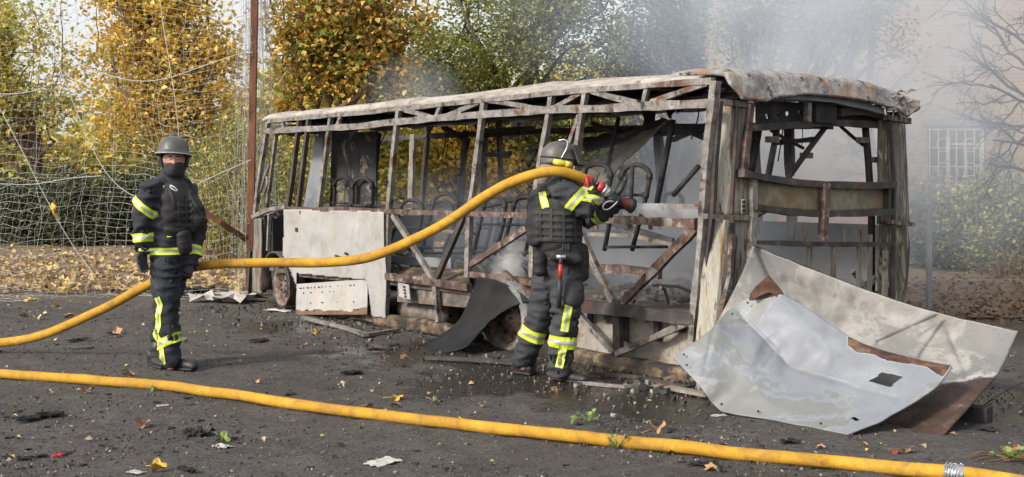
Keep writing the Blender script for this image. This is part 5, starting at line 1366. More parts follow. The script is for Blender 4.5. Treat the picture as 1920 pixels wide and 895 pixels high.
# ------------------------------------------------ the standing firefighter on the left
def person_left():
    D0 = 9.75
    J = lambda x, y, d=0.0: P(x, y, D0 + d)
    root = empty("person", G(318, 692)); tag(root, "firefighter standing left of the bus facing the camera, black face mask and round grey helmet", "person", "firefighters")
    f = unit(.77, -.64); s = unit(-.64, -.77)                      # facing, his right
    def tor(y, px, hw, hd, off=0): return (J(px, y) + f * off, (hw, hd))
    T = [tor(482, 320, .185, .15), tor(455, 320, .19, .15), tor(425, 318, .195, .15), tor(395, 316, .205, .15), tor(368, 315, .215, .145), tor(350, 315, .20, .12), tor(338, 318, .13, .095), tor(328, 321, .085, .085)]
    rs, re, rw = J(281, 354, -.16), J(264, 412, -.17), J(267, 466, -.18)
    ls, le, lw = J(349, 356, .16), J(371, 432, .14), J(358, 496, .03)
    rh, rk, ra = J(311, 500, -.09), J(313, 592, -.12), J(320, 668, -.15)
    lh, lk, la = J(327, 500, .08), J(307, 600, .13), J(298, 668, .10)
    hc = J(326, 299, -.02); fd = Vector((.30, -.95, -.06))
    b = MB(); head(b, hc, fd)
    chain(b, [J(323, 335), J(325, 315)], [.058, .056]); chain(b, [p for p, r in T[:-3]], [(r[0] * .72, r[1] * .7) for p, r in T[:-3]], side=s)
    for A in ((rs, re, rw), (ls, le, lw)): chain(b, A, [.058, .045, .032])
    for A in ((rh, rk, ra), (lh, lk, la)): chain(b, A + (A[2] - Vector((0, 0, .08)),), [.085, .06, .045, .04])
    body = fuse(b, "body", M['skin'], root, .011, 1)
    hs_ = fd.cross(Vector((0, 0, 1))).normalized()
    for sg in (-1, 1):
        e = MB(); c = hc + fd.normalized() * .082 + hs_ * .030 * sg + Vector((0, 0, .006))
        e.lathe([(.0005, .0115), (.0055, .0102), (.0095, .007), (.0115, 0), (.009, -.006)], c, fd, 12, 0); e.lathe([(.0004, .0122), (.0055, .0108)], c, fd, 10, 1)
        adopt(e.build("eye", [M['eye_white'], M['iris']], None, True), root)
        br = MB(); br.tube([hc + fd.normalized() * .094 + hs_ * (.014 * sg) + Vector((0, 0, .025)), hc + fd.normalized() * .090 + hs_ * (.045 * sg) + Vector((0, 0, .026))], .0045, 6); adopt(br.build("eyebrow", M['iris'], None, True), root)
    jk = MB(); chain(jk, [p for p, r in T], [r for p, r in T], side=s, n=24)
    chain(jk, [rs - s * .06 + Vector((0, 0, .01)), rs, rs.lerp(re, .5), re, re.lerp(rw, .5), rw], [.075, .090, .092, .087, .076, .064]); chain(jk, [ls + s * .05, ls, re * 0 + ls.lerp(le, .5), le, le.lerp(lw, .5), lw], [.10, .10, .092, .085, .075, .062])
    jacket = fuse(jk, "jacket", M['navy'], root, .012, 2, .020, 2)
    tr = MB(); chain(tr, [J(320, 470), J(319, 500)], [(.165, .135), (.165, .135)], side=s)
    chain(tr, [rh, rh.lerp(rk, .5), rk, rk.lerp(ra, .55), ra - Vector((0, 0, .02))], [.125, .118, .102, .092, .085]); chain(tr, [lh, lh.lerp(lk, .5), lk, lk.lerp(la, .55), la - Vector((0, 0, .02))], [.125, .112, .10, .088, .08])
    trousers = fuse(tr, "trousers", M['navy'], root, .012, 2, .021, 9)
    # gaiter over nose and neck
    g = MB(); chain(g, [J(322, 342), J(324, 330, -.01), J(326, 322, -.02), J(327, 315, -.025)], [(.115, .105), (.085, .09), (.090, .108), (.086, .108)], side=hs_, n=20)
    fuse(g, "neck_gaiter", M['vest'], root, .009, 2, .006, 4)
    hd_ = MB(); chain(hd_, [J(298, 343, .04), J(312, 334, .06), J(340, 336, .08), J(352, 345, .1)], [(.06, .05), (.085, .06), (.08, .06), (.05, .045)]); fuse(hd_, "hood", M['vest'], root, .011, 2, .010, 6)
    # helmet
    he = empty("helmet", (0, 0, 0), 0, None); he.location = hc; adopt(he, root)
    up = (Vector((0, 0, 1)) + fd * -.10 + Vector((.06, 0, 0))).normalized(); hm = MB(); c = hc + Vector((0, 0, .045))
    prof = [(.001, .150), (.035, .147), (.070, .134), (.098, .110), (.114, .080), (.121, .050), (.124, .028), (.134, .012), (.147, .000), (.145, -.006), (.130, .006), (.116, .024)]
    hm.lathe(prof, c, up, 40); sh = hm.build("shell", M['helmet'], None, True)
    for v in sh.data.vertices:
        q = v.co - c; k = q.dot(fd.normalized()); h_ = q.dot(up)
        v.co += fd.normalized() * k * .10
        if h_ < .03: v.co -= up * (.016 if k < 0 else .004) * min(1, abs(k) / .1) * (1 if h_ < .02 else .5)
    def under(o, par):
        bpy.context.view_layer.update(); o.parent = par; o.matrix_parent_inverse = par.matrix_world.inverted(); return o
    under(sh, he)
    rm = MB(); ring = []
    for k in range(41):
        th = 2 * math.pi * k / 40; a = fd.normalized(); a = (a - up * a.dot(up)).normalized(); b_ = up.cross(a)
        d = a * math.cos(th) * 1.10 + b_ * math.sin(th); kk = math.cos(th) * .14
        ring.append(c + d * .1465 - up * (.004 + (.016 if kk < 0 else .004) * min(1, abs(kk) / .1)))
    rm.tube(ring, .0065, 6, cap=False); under(rm.build("brim_highlight", M['brim'], None, True), he)
    cs = MB()
    for sg in (-1, 1): cs.tube(catmull([c + hs_ * .11 * sg, hc + hs_ * .094 * sg - Vector((0, 0, .05)), hc + hs_ * .075 * sg - Vector((0, 0, .11)) + fd * .03], 5), .011, 8)
    for sg in (-1, 1): cs.box(hc + hs_ * .10 * sg - Vector((0, 0, .035)) - fd * .03, (.03, .05, .06))
    under(cs.build("chin_strap", M['vest'], None), he)
    # vest with pouches at the chest
    v_ = MB()
    chain(v_, [J(322, 432) + f * .07, J(322, 400) + f * .085, J(321, 372) + f * .085, J(321, 356) + f * .06], [(.15, .11), (.165, .115), (.165, .105), (.14, .085)], side=s, n=20)
    chain(v_, [J(316, 425) - f * .06, J(313, 360) - f * .06], [(.15, .10), (.15, .10)], side=s)
    for sg in (1, -1): chain(v_, [J(316, 372) - f * .10 + s * .13 * sg, J(317, 341) + s * .125 * sg, J(320, 372) + f * .12 + s * .12 * sg], [(.035, .02)] * 3, side=s)
    fuse(v_, "vest", M['vest'], root, .011, 2, .007, 5)
    po = MB(); q = J(360, 398, -.02)
    chain(po, [q + Vector((-.03, 0, .13)), q + Vector((.02, 0, .03)), q + Vector((.045, 0, -.07)), q + Vector((.0, 0, -.12))], [(.06, .06), (.085, .085), (.09, .09), (.06, .07)], side=s)
    chain(po, [J(355, 372, -.03), J(382, 402, -.02)], [.035, .028]); fuse(po, "chest_pouch", M['vest'], root, .010, 2, .010, 8)
    p2 = MB(); chain(p2, [J(345, 440, -.10), J(347, 468, -.08)], [(.07, .05), (.065, .05)], side=s); fuse(p2, "hip_pouch", M['vest'], root, .010, 2, .006, 3)
    Bv = bvh_of(*[o for o in root.children if o.name.startswith(("vest", "chest_pouch"))])
    for y in (372, 384, 396, 408, 420): px_tape(root, Bv, [(328, y + 1), (344, y + 2), (360, y + 1)], 2.6, "webbing_strap", ('webbing',) * 3, 18, .010, 9.5)
    for x in (334, 349): px_tape(root, Bv, [(x, 366), (x + 1, 426)], 1.8, "webbing_strap", ('webbing',) * 3, 16, .014, 9.5)
    px_tape(root, Bv, [(352, 362), (368, 385), (378, 404)], 2.4, "webbing_strap", ('webbing',) * 3, 12, .010, 9.6)
    cb = MB(); cb.tube(catmull([J(321, 348, -.27), J(328, 352, -.28), J(333, 358, -.28), J(327, 357, -.28), J(319, 351, -.27), J(321, 347, -.27)], 5), .0045, 6); adopt(cb.build("carabiner", M['steel'], None, True), root)
    bt = MB(); bt.tube([J(318, 352, -.24), J(324, 372, -.27), J(330, 395, -.28)], .014, 8); adopt(bt.build("vest_strap", M['vest'], None, True), root)
    # hands and boots
    hand(root, "glove", M['glove'], rw - Vector((0, 0, .02)), (.05, -.1, -1), (.8, -.5, 0), 1, (.25, .3, .35, .4), 1.12)
    hand(root, "glove", M['glove'], lw + Vector((.01, 0, .015)), (-.25, -.6, -.75), (-.3, .5, -.6), -1, (.8, .85, .9, .9), 1.1)
    boot(root, M['leather'], ra - Vector((0, 0, .015)), G(312, 692), G(372, 696))
    boot(root, M['leather'], la - Vector((0, 0, .015)), G(283, 684), G(312, 694))
    # reflective tape
    B_ = bvh_of(jacket); Bt = bvh_of(trousers)
    ring_tape(root, B_, rs, re, .46, .72, tilt=Vector((.045, 0, 0))); ring_tape(root, B_, re, rw, .48, .78); ring_tape(root, B_, le, lw, .5, .75)
    cA, cB = J(320, 486), J(320, 460)
    ring_tape(root, B_, cA, cB, .38, .88, reach=.35)
    px_tape(root, B_, [(309, 349), (313, 352), (317, 366), (321, 382), (323, 400)], 5.0, fallback=9.5)
    px_tape(root, B_, [(306, 352), (318, 348)], 3.5, mats=('yellow',) * 3, n=6, fallback=9.5); px_tape(root, B_, [(313, 442), (325, 441)], 3, mats=('yellow',) * 3, n=6, fallback=9.5)
    px_tape(root, Bt, [(294, 558), (300, 572), (296, 592), (297, 610), (291, 628), (299, 640), (302, 660), (306, 684)], 5.0, n=34, fallback=9.55)
    ring_tape(root, Bt, rk, ra, .50, .74, tilt=Vector((-.028, 0, 0)))
person_left()

# ------------------------------------------------ the firefighter with the nozzle
def person_right():
    D0 = 9.16
    J = lambda x, y, d=0.0: P(x, y, D0 + d)
    root = empty("person", G(1035, 712)); tag(root, "firefighter seen from behind, hose over his shoulder, spraying water into the bus", "person", "firefighters")
    f = unit(.90, .42); s = unit(.42, -.90)
    T = [(J(1052, 512), (.195, .165)), (J(1051, 480), (.19, .16)), (J(1049, 450), (.195, .155)), (J(1047, 415), (.205, .155)), (J(1045, 380), (.215, .15)), (J(1045, 352), (.21, .135)), (J(1045, 336), (.15, .10)), (J(1047, 322), (.085, .085))]
    rs, re, rw = J(1052, 352, -.19), J(1104, 398, -.22), J(1106, 352, -.17)
    ls, le, lw = J(1060, 356, .17), J(1108, 412, .08), J(1150, 388, .0)
    lh, lk, la = J(1030, 520, .08), J(1008, 602, .14), J(983, 672, .20)
    rh, rk, ra = J(1063, 522, -.08), J(1058, 612, -.12), J(1049, 690, -.12)
    hc = J(1052, 300, 0); fd = Vector((.90, .25, -.12))
    b = MB(); head(b, hc, fd); chain(b, [J(1047, 335), J(1050, 315)], [.058, .056]); chain(b, [p for p, r in T[:-3]], [(r[0] * .72, r[1] * .7) for p, r in T[:-3]], side=s)
    for A in ((rs, re, rw), (ls, le, lw)): chain(b, A, [.058, .045, .032])
    for A in ((rh, rk, ra), (lh, lk, la)): chain(b, A + (A[2] - Vector((0, 0, .06)),), [.085, .06, .045, .04])
    fuse(b, "body", M['skin'], root, .011, 1)
    jk = MB(); chain(jk, [p for p, r in T], [r for p, r in T], side=s, n=24)
    chain(jk, [rs - s * .06, rs, rs.lerp(re, .5), re, re.lerp(rw, .5), rw], [.085, .10, .10, .096, .080, .066]); chain(jk, [ls + s * .06, ls, ls.lerp(le, .5), le, le.lerp(lw, .5), lw], [.10, .10, .095, .09, .072, .058])
    jacket = fuse(jk, "jacket", M['charcoal_cloth'], root, .012, 2, .020, 12)
    tr = MB(); chain(tr, [J(1052, 490), J(1050, 518)], [(.175, .145), (.18, .15)], side=s)
    chain(tr, [rh, rh.lerp(rk, .45), rk, rk.lerp(ra, .5), ra], [.130, .122, .110, .104, .098]); chain(tr, [lh, lh.lerp(lk, .45), lk, lk.lerp(la, .5), la], [.130, .120, .108, .100, .092])
    trousers = fuse(tr, "trousers", M['charcoal_cloth'], root, .012, 2, .021, 15)
    cp_ = MB(); chain(cp_, [J(1075, 535, -.17), J(1076, 565, -.19)], [(.09, .05), (.09, .05)], side=f); fuse(cp_, "thigh_pocket", M['charcoal_cloth'], root, .010, 2, .006, 5)
    nk = MB(); chain(nk, [J(1020, 335, -.02), J(1030, 318, -.03), J(1045, 308, -.01)], [(.085, .06), (.085, .085), (.085, .09)], side=s, n=18); chain(nk, [J(1048, 330), J(1054, 312)], [.09, .092], n=18)
    fuse(nk, "hood", M['scarf'], root, .010, 2, .010, 4)
    # helmet
    he = empty("helmet", hc); adopt(he, root)
    def under(o, par=he):
        bpy.context.view_layer.update(); o.parent = par; o.matrix_parent_inverse = par.matrix_world.inverted(); return o
    up = Vector((-.08, 0, 1)).normalized(); c = hc + Vector((-.01, 0, .0)); hm = MB()
    hm.lathe([(.001, .145), (.035, .142), (.072, .128), (.102, .102), (.120, .068), (.128, .030), (.130, -.004), (.136, -.022), (.133, -.026), (.120, -.004)], c, up, 40)
    sh = hm.build("shell", M['helmet'], None, True); fn_ = fd.normalized(); hs_ = fn_.cross(Vector((0, 0, 1))).normalized()
    for v in sh.data.vertices: v.co += fn_ * (v.co - c).dot(fn_) * .16
    under(sh)
    vi = MB(); rows = []                                           # raised face shield
    for i in range(10):
        t = i / 9; r = []
        for j in range(17):
            a = -1.15 + 2.3 * j / 16
            r.append(c + fn_ * (.155 * math.cos(a) + .035 * t - .012) + hs_ * (.150 * math.sin(a)) + Vector((0, 0, .125 - .15 * t)) + fn_ * .02 * t)
        rows.append(r)
    vi.grid(rows, .006); under(vi.build("visor", M['helmet'], None, True))
    st = MB(); st.tube(catmull([c + Vector((-.005, -.13, -.01)), c + Vector((.045, -.12, .08)), c + Vector((.055, -.09, .135)), c + Vector((.03, -.05, .155)), c + Vector((-.01, -.03, .150))], 6), .0055, 7); under(st.build("visor_wire", M['steel'], None, True))
    bd = MB(); ring = [c + (fn_ * math.cos(t) * 1.15 + hs_ * math.sin(t)) * .133 + up * .006 for t in np.linspace(0, 2 * math.pi, 41)]; bd.tube(ring, .006, 6, cap=False); under(bd.build("helmet_band", M['vest'], None, True))
    lp = MB(); a_ = J(1038, 303, -.16); lp.tube([a_, a_ + Vector((.045, -.012, -.01)), a_ + Vector((.13, .02, -.03))], [.022, .026, .022], 14); lp.tube([a_ + Vector((.085, 0, -.02)), a_ + Vector((.135, .022, -.03))], .027, 14); under(lp.build("helmet_torch", M['lamp'], None, True))
    # plate carrier
    v_ = MB()
    chain(v_, [J(1046, 447), J(1045, 415), J(1043, 385), J(1042, 362)], [(.225, .185), (.235, .19), (.235, .185), (.19, .15)], side=s, n=26)
    chain(v_, [J(1003, 452, -.05), J(1002, 420, -.05), J(1004, 375, -.03)], [(.10, .05), (.115, .055), (.11, .05)], side=s)
    for sg in (1, -1): chain(v_, [J(1040, 365) - f * .13 + s * .13 * sg, J(1045, 340) + s * .12 * sg, J(1052, 368) + f * .14 + s * .12 * sg], [(.04, .022)] * 3, side=s)
    def cut(p, n_):                                                # keep the arm-holes open above the cummerbund
        return p
    vest = fuse(v_, "vest", M['vest'], root, .011, 2, .005, 7)
    Bv = bvh_of(vest)
    for y in (398, 411, 424, 437, 449):
        px_tape(root, Bv, [(1004, y), (1030, y + 1), (1060, y + 2), (1092, y + 2)], 3.4, "webbing_strap", ('webbing',) * 3, 30, .012)
    for x in (1012, 1033, 1056, 1078):
        px_tape(root, Bv, [(x, 392), (x + 1, 452)], 2.2, "webbing_strap", ('webbing',) * 3, 16, .016)
    bl = MB(); chain(bl, [J(1052, 486), J(1052, 474)], [(.21, .178), (.21, .178)], side=s, n=26); fuse(bl, "belt", M['vest'], root, .009, 1, .004, 2)
    pc = MB(); chain(pc, [J(1012, 482, -.12), J(1013, 508, -.12)], [(.05, .06), (.05, .055)], side=s); chain(pc, [J(1040, 480, -.21), J(1082, 486, -.20)], [.045, .045]); chain(pc, [J(1090, 470, -.05), J(1090, 515, -.05)], [.06, .065])
    fuse(pc, "belt_pouch", M['vest'], root, .009, 2, .006, 3)
    ax = MB(); ax.tube([J(1052, 478, -.27), J(1051, 503, -.27)], .016, 10, mi=1); ax.tube([J(1051, 496, -.272), J(1050, 522, -.272)], .0175, 10, mi=0); ax.tube([J(1050, 520, -.27), J(1048, 578, -.25)], [.017, .020], 10, mi=1)
    ax.box(J(1052, 482, -.27), (.07, .03, .03), 2); adopt(ax.build("belt_axe", [M['wood_red'], M['black'], M['steel']], None, True), root)
    rd = MB(); q = J(1056, 466, -.2)
    for k in range(3): rd.tube([q + Vector((.02 * k, 0, -.05)), q + Vector((.02 * k, 0, .045))], .012, 8)
    adopt(rd.build("belt_tool", M['vest'], None, True), root)
    # hands: near glove on the hose collar, far glove under the pistol grip
    hand(root, "glove", M['work_glove'], rw + Vector((0, 0, .005)), (.25, .12, .95), (.15, .9, 0), 1, (.75, .8, .85, .9), 1.1)
    hand(root, "glove", M['glove'], lw + Vector((-.01, 0, 0)), (.95, .05, -.02), (0, -.1, 1), 1, (.7, .75, .8, .85), 1.1)
    boot(root, M['leather'], ra - Vector((0, 0, .01)), G(1036, 712), G(1104, 722)); boot(root, M['leather'], la - Vector((0, 0, .01)), G(962, 700), G(1006, 705))
    Bj, Bt = bvh_of(jacket), bvh_of(trousers)
    ring_tape(root, Bj, rs, re, .42, .66); ring_tape(root, Bj, re, rw, .30, .62); ring_tape(root, Bj, le, lw, .15, .40)
    px_tape(root, bvh_of(jacket, vest), [(1016, 360), (1019, 374), (1023, 390)], 7.0, fallback=9.0)
    px_tape(root, bvh_of(jacket), [(997, 484), (1010, 484)], 6.5, n=8); px_tape(root, Bj, [(1020, 486), (1036, 487)], 3.5, n=8, mats=('yellow',) * 3); px_tape(root, Bj, [(1030, 452), (1034, 470)], 4, n=8, mats=('yellow',) * 3)
    ring_tape(root, Bt, lk, la, .18, .46, tilt=Vector((0, 0, 0))); ring_tape(root, Bt, rk, ra, .22, .50)
    px_tape(root, Bt, [(1067, 572), (1062, 598), (1058, 622)], 7.5, n=18, fallback=8.95); px_tape(root, Bt, [(1056, 652), (1052, 672), (1048, 690)], 7.5, n=16, fallback=8.95)
person_right()

# ------------------------------------------------ nozzle
def nozzle():
    Q = lambda x, y, D=9.0: P(x, y, D)
    r = empty("hose_nozzle", Q(1140, 368, 9.05)); tag(r, "red, silver and black fire nozzle with pistol grip in the firefighter's hands", "nozzle")
    def pc(name, mat, fn, sm=True): m = MB(); fn(m); return adopt(m.build(name, mat, None, sm), r)
    a, b, c, d = Q(1096, 337, 8.98), Q(1122, 350, 9.0), Q(1150, 374, 9.05), Q(1189, 387, 9.14)
    ab, cd = (b - a).normalized(), (d - c).normalized()
    pc("hose_binding", M['red'], lambda m: [m.lathe([(.041, -.02), (.047, -.018), (.048, .02), (.043, .03)], a + ab * .02, ab, 20), m.tube([a + Vector((.01, -.045, .03)), a + Vector((.02, -.055, -.03)), a + Vector((.03, -.05, -.06))], .012, 8)])
    pc("coupling", M['red'], lambda m: m.lathe([(.03, -.03), (.045, -.028), (.046, .0), (.04, .012)], b + ab * .02, ab, 20))
    pc("swivel", M['steel'], lambda m: m.lathe([(.032, -.0), (.046, .004), (.046, .02), (.038, .024), (.046, .03), (.046, .055), (.036, .06), (.034, .085), (.03, .1)], b + ab * .035, (c - b).normalized(), 22))
    pc("valve_body", M['black'], lambda m: [m.lathe([(.02, -.06), (.043, -.055), (.048, -.02), (.048, .02), (.04, .05), (.02, .055)], c, (c - b).normalized(), 18), m.tube([c + Vector((-.05, 0, -.02)), c + Vector((.06, 0, .0))], .04, 14)])
    pc("pistol_grip", M['black'], lambda m: [m.tube([c + Vector((.0, 0, .02)), Q(1163, 357, 9.05), Q(1171, 340, 9.05)], [.026, .024, .02], 12), m.tube([Q(1170, 343, 9.05), Q(1174, 332, 9.05)], .017, 10)])
    pc("bail_handle", M['steel'], lambda m: m.tube(catmull([Q(1150, 378, 9.0), Q(1140, 378, 8.98), Q(1132, 384, 8.97), Q(1131, 392, 8.97), Q(1140, 393, 8.98), Q(1150, 386, 8.99), Q(1158, 378, 9.0)], 6), .0065, 8))
    pc("barrel", M['dark_red'], lambda m: m.lathe([(.02, -.02), (.032, -.015), (.034, .06), (.044, .065), (.046, .10), (.040, .108)], c + cd * .045, cd, 20))
    pc("nozzle_tip", M['black'], lambda m: m.lathe([(.036, .0), (.050, .006), (.056, .03), (.056, .055), (.046, .06), (.04, .045), (.001, .04)], c + cd * .13, cd, 22))
    return c + cd * .19, cd
TIP, TIPD = nozzle()
# ------------------------------------------------------------------ things lying on the ground
rng = np.random.default_rng(90); random.seed(90)
def lumps(name, n, gen, size, mat, kind="stuff", label=None, flat=1.0):
    vs, fs = [], []
    for i in range(n):
        x, y = gen(); s = size() ; b = len(vs); z = s * .25
        for k in range(6):
            th = k * 2.094 + random.random(); r = s * random.uniform(.35, .7)
            vs.append((x + math.cos(th) * r, y + math.sin(th) * r * .9, (.0 if k < 3 else random.uniform(.35, .8) * s * flat) + .0))
        fs += [(b, b + 1, b + 4), (b, b + 4, b + 3), (b + 1, b + 2, b + 5), (b + 1, b + 5, b + 4), (b + 2, b, b + 3), (b + 2, b + 3, b + 5), (b + 3, b + 4, b + 5)]
    me = bpy.data.meshes.new(name); me.from_pydata(vs, [], fs); me.update(); o = mesh_obj(name, me, mat)
    tag(o, label, None, None, kind); return o
def near():
    while True:
        y = 5.3 + 10 * random.random() ** 1.6; x = random.uniform(-.46, .46) * y
        if random.random() < .35 + .65 * (nz((x, y, 0), .8, 3) > -.05): return x, y
def by_bus():
    u = random.uniform(-1.0, 8.0); v = random.uniform(-1.0, 2.4) if random.random() < .7 else -random.random() ** 2 * 1.6; p = BO + BF * u + BR * v; return p.x, p.y
M['lump'] = plain("charred_lump", (.014, .013, .013), .9, 0, .5, 18, 1.0, 50, .01)
gravel_m, gnt_, gb_ = new_mat("burnt_crumbs"); g_ = gnt_.nodes.new("ShaderNodeNewGeometry")
gnt_.links.new(ramp(gnt_, [(0, (.02, .019, .018)), (.35, (.045, .042, .04)), (.6, (.10, .09, .08)), (.78, (.17, .12, .085)), (.92, (.24, .22, .20)), (1, (.42, .40, .38))], g_.outputs["Random Per Island"]), gb_.inputs["Base Color"]); gb_.inputs["Roughness"].default_value = .9
lumps("soot_flakes", 900, near, lambda: .02 + .05 * random.random() ** 2, M['lump'], label="small charred flakes scattered over the asphalt", flat=.22)
lumps("gravel", 16000, near, lambda: .005 + .016 * random.random() ** 3, gravel_m, label="scattered grit and burnt crumbs on the asphalt")
lumps("ash_crumbs", 3200, by_bus, lambda: .008 + .034 * random.random() ** 4, gravel_m, label="burnt crumbs and ash strewn under and around the bus")
# leaf litter that nobody could count
pts = []; pts_r = []
for i in range(13000):
    x = rng.uniform(-16, 12); y0 = edge_y(x); y = y0 - .6 + rng.exponential(3.2)
    if y < y0 and rng.random() < .5: continue
    if y < 36: (pts if x < 1.5 else pts_r).append((x, y, .05 + .09 * min(1, max(0, (y - y0)) / 3) * (.4 + rng.random() * .5)))
leaf_mesh("leaf_litter", pts, .12, L['dry'], rng, .35, None, .85, "stuff")['label'] = "carpet of dry fallen leaves on the verge"
leaf_mesh("russet_leaf_litter", pts_r, .065, L['russet'], rng, .35, None, .85, "stuff")['label'] = "dull russet leaf litter on the ground right of the bus"
pts = []
for i in range(1100):
    if i < 600: y = 6 + 13.5 * rng.random() ** .8; x = rng.uniform(-.47, .47) * y
    else: y = 20.5 - rng.exponential(2.0); x = rng.uniform(-9, -1.5)
    if y < 6: continue
    pts.append((x, y, gz(x, y) + .012))
leaf_mesh("leaf_crumbs", pts, .038, L['dry'], rng, .5, None, .7, "stuff")['label'] = "small leaf fragments scattered over the asphalt"
# leaves one can point at
def maple_leaf(s, curl, seed):
    random.seed(seed); m = MB(); n = 22; rows = []
    prof = [1.0, .62, .80, .95, .55, .70, .82, .5, .55, .62, .3, .12]; prof = prof + prof[-2:0:-1]; n = len(prof)
    for ring in (0.0, .5, 1.0):
        for k in range(n):
            th = 2 * math.pi * k / n; r = prof[k] * ring * s * .5
            rows.append((math.cos(th) * r, math.sin(th) * r, curl * s * (ring ** 2) * (.35 + .5 * math.sin(th * 2 + seed)) + .004))
    fs = [(a * n + k, a * n + (k + 1) % n, (a + 1) * n + (k + 1) % n, (a + 1) * n + k) for a in (0, 1) for k in range(n)]
    m.add(rows, fs); m.tube([(-.06 * s, 0, .006), (-.4 * s, .02, .012 + .1 * s), (-.75 * s, .05, .02)], .002, 4); return m
LM = {k: plain("fallen_leaf_" + k, c, .75, 0, .35, 30, .5, 60) for k, c in (('tan', (.34, .20, .10)), ('brown', (.22, .115, .06)), ('gold', (.52, .31, .04)), ('green', (.17, .23, .06)), ('pale', (.42, .33, .22)))}
protos = {}
for k in LM:
    protos[k] = [maple_leaf(.13, c, i + 3) for i, c in enumerate((.25, .5))]
def put_leaf(px, py, k, s=1.0, label=None, z=0.0, group="fallen leaves on the asphalt", v=None):
    p = G(px, py, z); mb = protos[k][random.randrange(2) if v is None else v]
    key = (k, id(mb))
    if key not in put_leaf.me: put_leaf.me[key] = mb.build("fallen_leaf", LM[k], None, True); o = put_leaf.me[key]
    else: o = put_leaf.me[key].copy(); COL.objects.link(o)
    o.location = (p.x, p.y, z + gz(p.x, p.y) + .008); o.rotation_euler = (random.uniform(-.3, .3), random.uniform(-.3, .3), random.uniform(0, 6.28)); o.scale = (s, s, s)
    tag(o, label, "leaf", group); return o
put_leaf.me = {}

MARKS = [(315, 690, "the standing firefighter"), (1035, 715, "the firefighter with the nozzle"), (550, 590, "the front wheel"), (830, 660, "the curled black sheet"), (1480, 800, "the bluish metal panel"), (1760, 820, "the fallen sheets' far corner"),
         (75, 786, "the flat charred lump"), (370, 813, "the jagged charred lump"), (718, 869, "the flat pale scrap"), (146, 641, "the black charred piece"), (1104, 793, "the brighter green sprig"), (1890, 862, "the twig pile"), (640, 615, "the fallen metal frame"), (484, 641, "the black lump left of the bus")]
used_labels = {}
def where(px, py, k):
    look = {'tan': "tan dry leaf", 'brown': "dark brown leaf", 'gold': "golden leaf", 'green': "small green leaf", 'pale': "pale bleached leaf"}[k]
    if py < 560 and px < 300: base = look + " where the asphalt meets the verge"
    else:
        mx, my, nm = min(MARKS, key=lambda q: abs(q[0] - px) + 2.2 * abs(q[1] - py)); dx, dy = px - mx, (py - my) * 2.2
        base = look + (" right of " if dx > 0 else " left of ") + nm if abs(dx) > abs(dy) else look + (" in front of " if dy > 0 else " just behind ") + nm
    n = used_labels.get(base, 0); used_labels[base] = n + 1
    return base + ("", ", the next one out", ", the farthest such leaf", ", by itself off to the side", ", among the last of them")[min(n, 4)]
LAB = {'tan': "tan dry leaf lying flat on the sooty asphalt", 'brown': "dark brown curled leaf on the sooty asphalt", 'gold': "small golden leaf on the sooty asphalt", 'green': "small green leaf on the sooty asphalt", 'pale': "pale bleached leaf on the sooty asphalt"}
for px, py, k, s in ((58, 566, 'gold', 1.7), (45, 595, 'tan', 1.3), (80, 592, 'pale', 1.0), (130, 595, 'tan', 1.3), (215, 628, 'tan', 1.6), (240, 706, 'tan', 1.1), (268, 800, 'brown', .9), (266, 533, 'brown', 1.0), (160, 738, 'brown', .7), (20, 520, 'tan', 1.5),
                     (70, 600, 'pale', .9), (105, 575, 'gold', .8), (520, 553, 'brown', .8), (570, 648, 'brown', .9), (595, 628, 'gold', .8), (745, 750, 'gold', .9), (742, 765, 'brown', .8), (865, 793, 'gold', .7), (690, 767, 'tan', .8), (815, 760, 'pale', .7),
                     (720, 680, 'brown', .8), (760, 675, 'brown', .9), (805, 695, 'brown', .7), (1335, 882, 'tan', .8), (1040, 735, 'tan', .7), (1700, 848, 'brown', .8), (1680, 850, 'brown', .7), (1540, 845, 'tan', .6), (1905, 848, 'tan', .9), (1890, 860, 'brown', 1.0), (640, 725, 'pale', .6),
                     (100, 640, 'pale', .7), (30, 560, 'tan', .8), (385, 625, 'green', .6), (290, 735, 'green', .5), (1420, 862, 'brown', .7), (480, 720, 'tan', .6), (1620, 838, 'tan', .5), (905, 765, 'tan', .5), (350, 640, 'green', .5), (1250, 850, 'brown', .6)):
    put_leaf(px, py, k, s, where(px, py, k))
put_leaf(296, 886, 'gold', .9, "bright yellow curled leaf at the bottom edge of the photo", v=1)
put_leaf(1232, 812, 'tan', 1.1, "upright curled tan leaf leaning on the foreground hose", z=.05, v=1)
put_leaf(415, 828, 'green', .9, "yellow-green leaf beside a crumpled white scrap")
put_leaf(97, 397, 'gold', 1.0, None) if False else None
o = put_leaf(97, 520, 'gold', 2.2, "single orange leaf caught in the net at the left", v=0); q = P(97, 397, pb.y - .6); o.location = q; o.rotation_euler = (1.3, .2, 2.0)
def weed(px, py, n, s, label, seed):
    random.seed(seed); r = empty("plant_sprig", G(px, py)); tag(r, label, "plant", "green sprigs by the foreground hose"); st = MB(); lf = MB()
    for i in range(n):
        th = random.uniform(0, 6.28); L_ = s * random.uniform(.5, 1); a = Vector((0, 0, .01)); b = Vector((math.cos(th) * L_, math.sin(th) * L_ * .7, random.uniform(.02, .07)))
        st.tube([a, a.lerp(b, .5) + Vector((0, 0, .01)), b], .003, 4)
        w = b.cross(Vector((0, 0, 1))).normalized() * s * .28; d = b.normalized() * s * .35
        lf.add([b - d * .4, b + w + Vector((0, 0, .02)), b + d, b - w + Vector((0, 0, .015)), b + Vector((0, 0, -.004))], [(0, 1, 4), (1, 2, 4), (2, 3, 4), (3, 0, 4)])
    st.build("stem", LM['green'], r); lf.build("leaves", LM['green'], r)
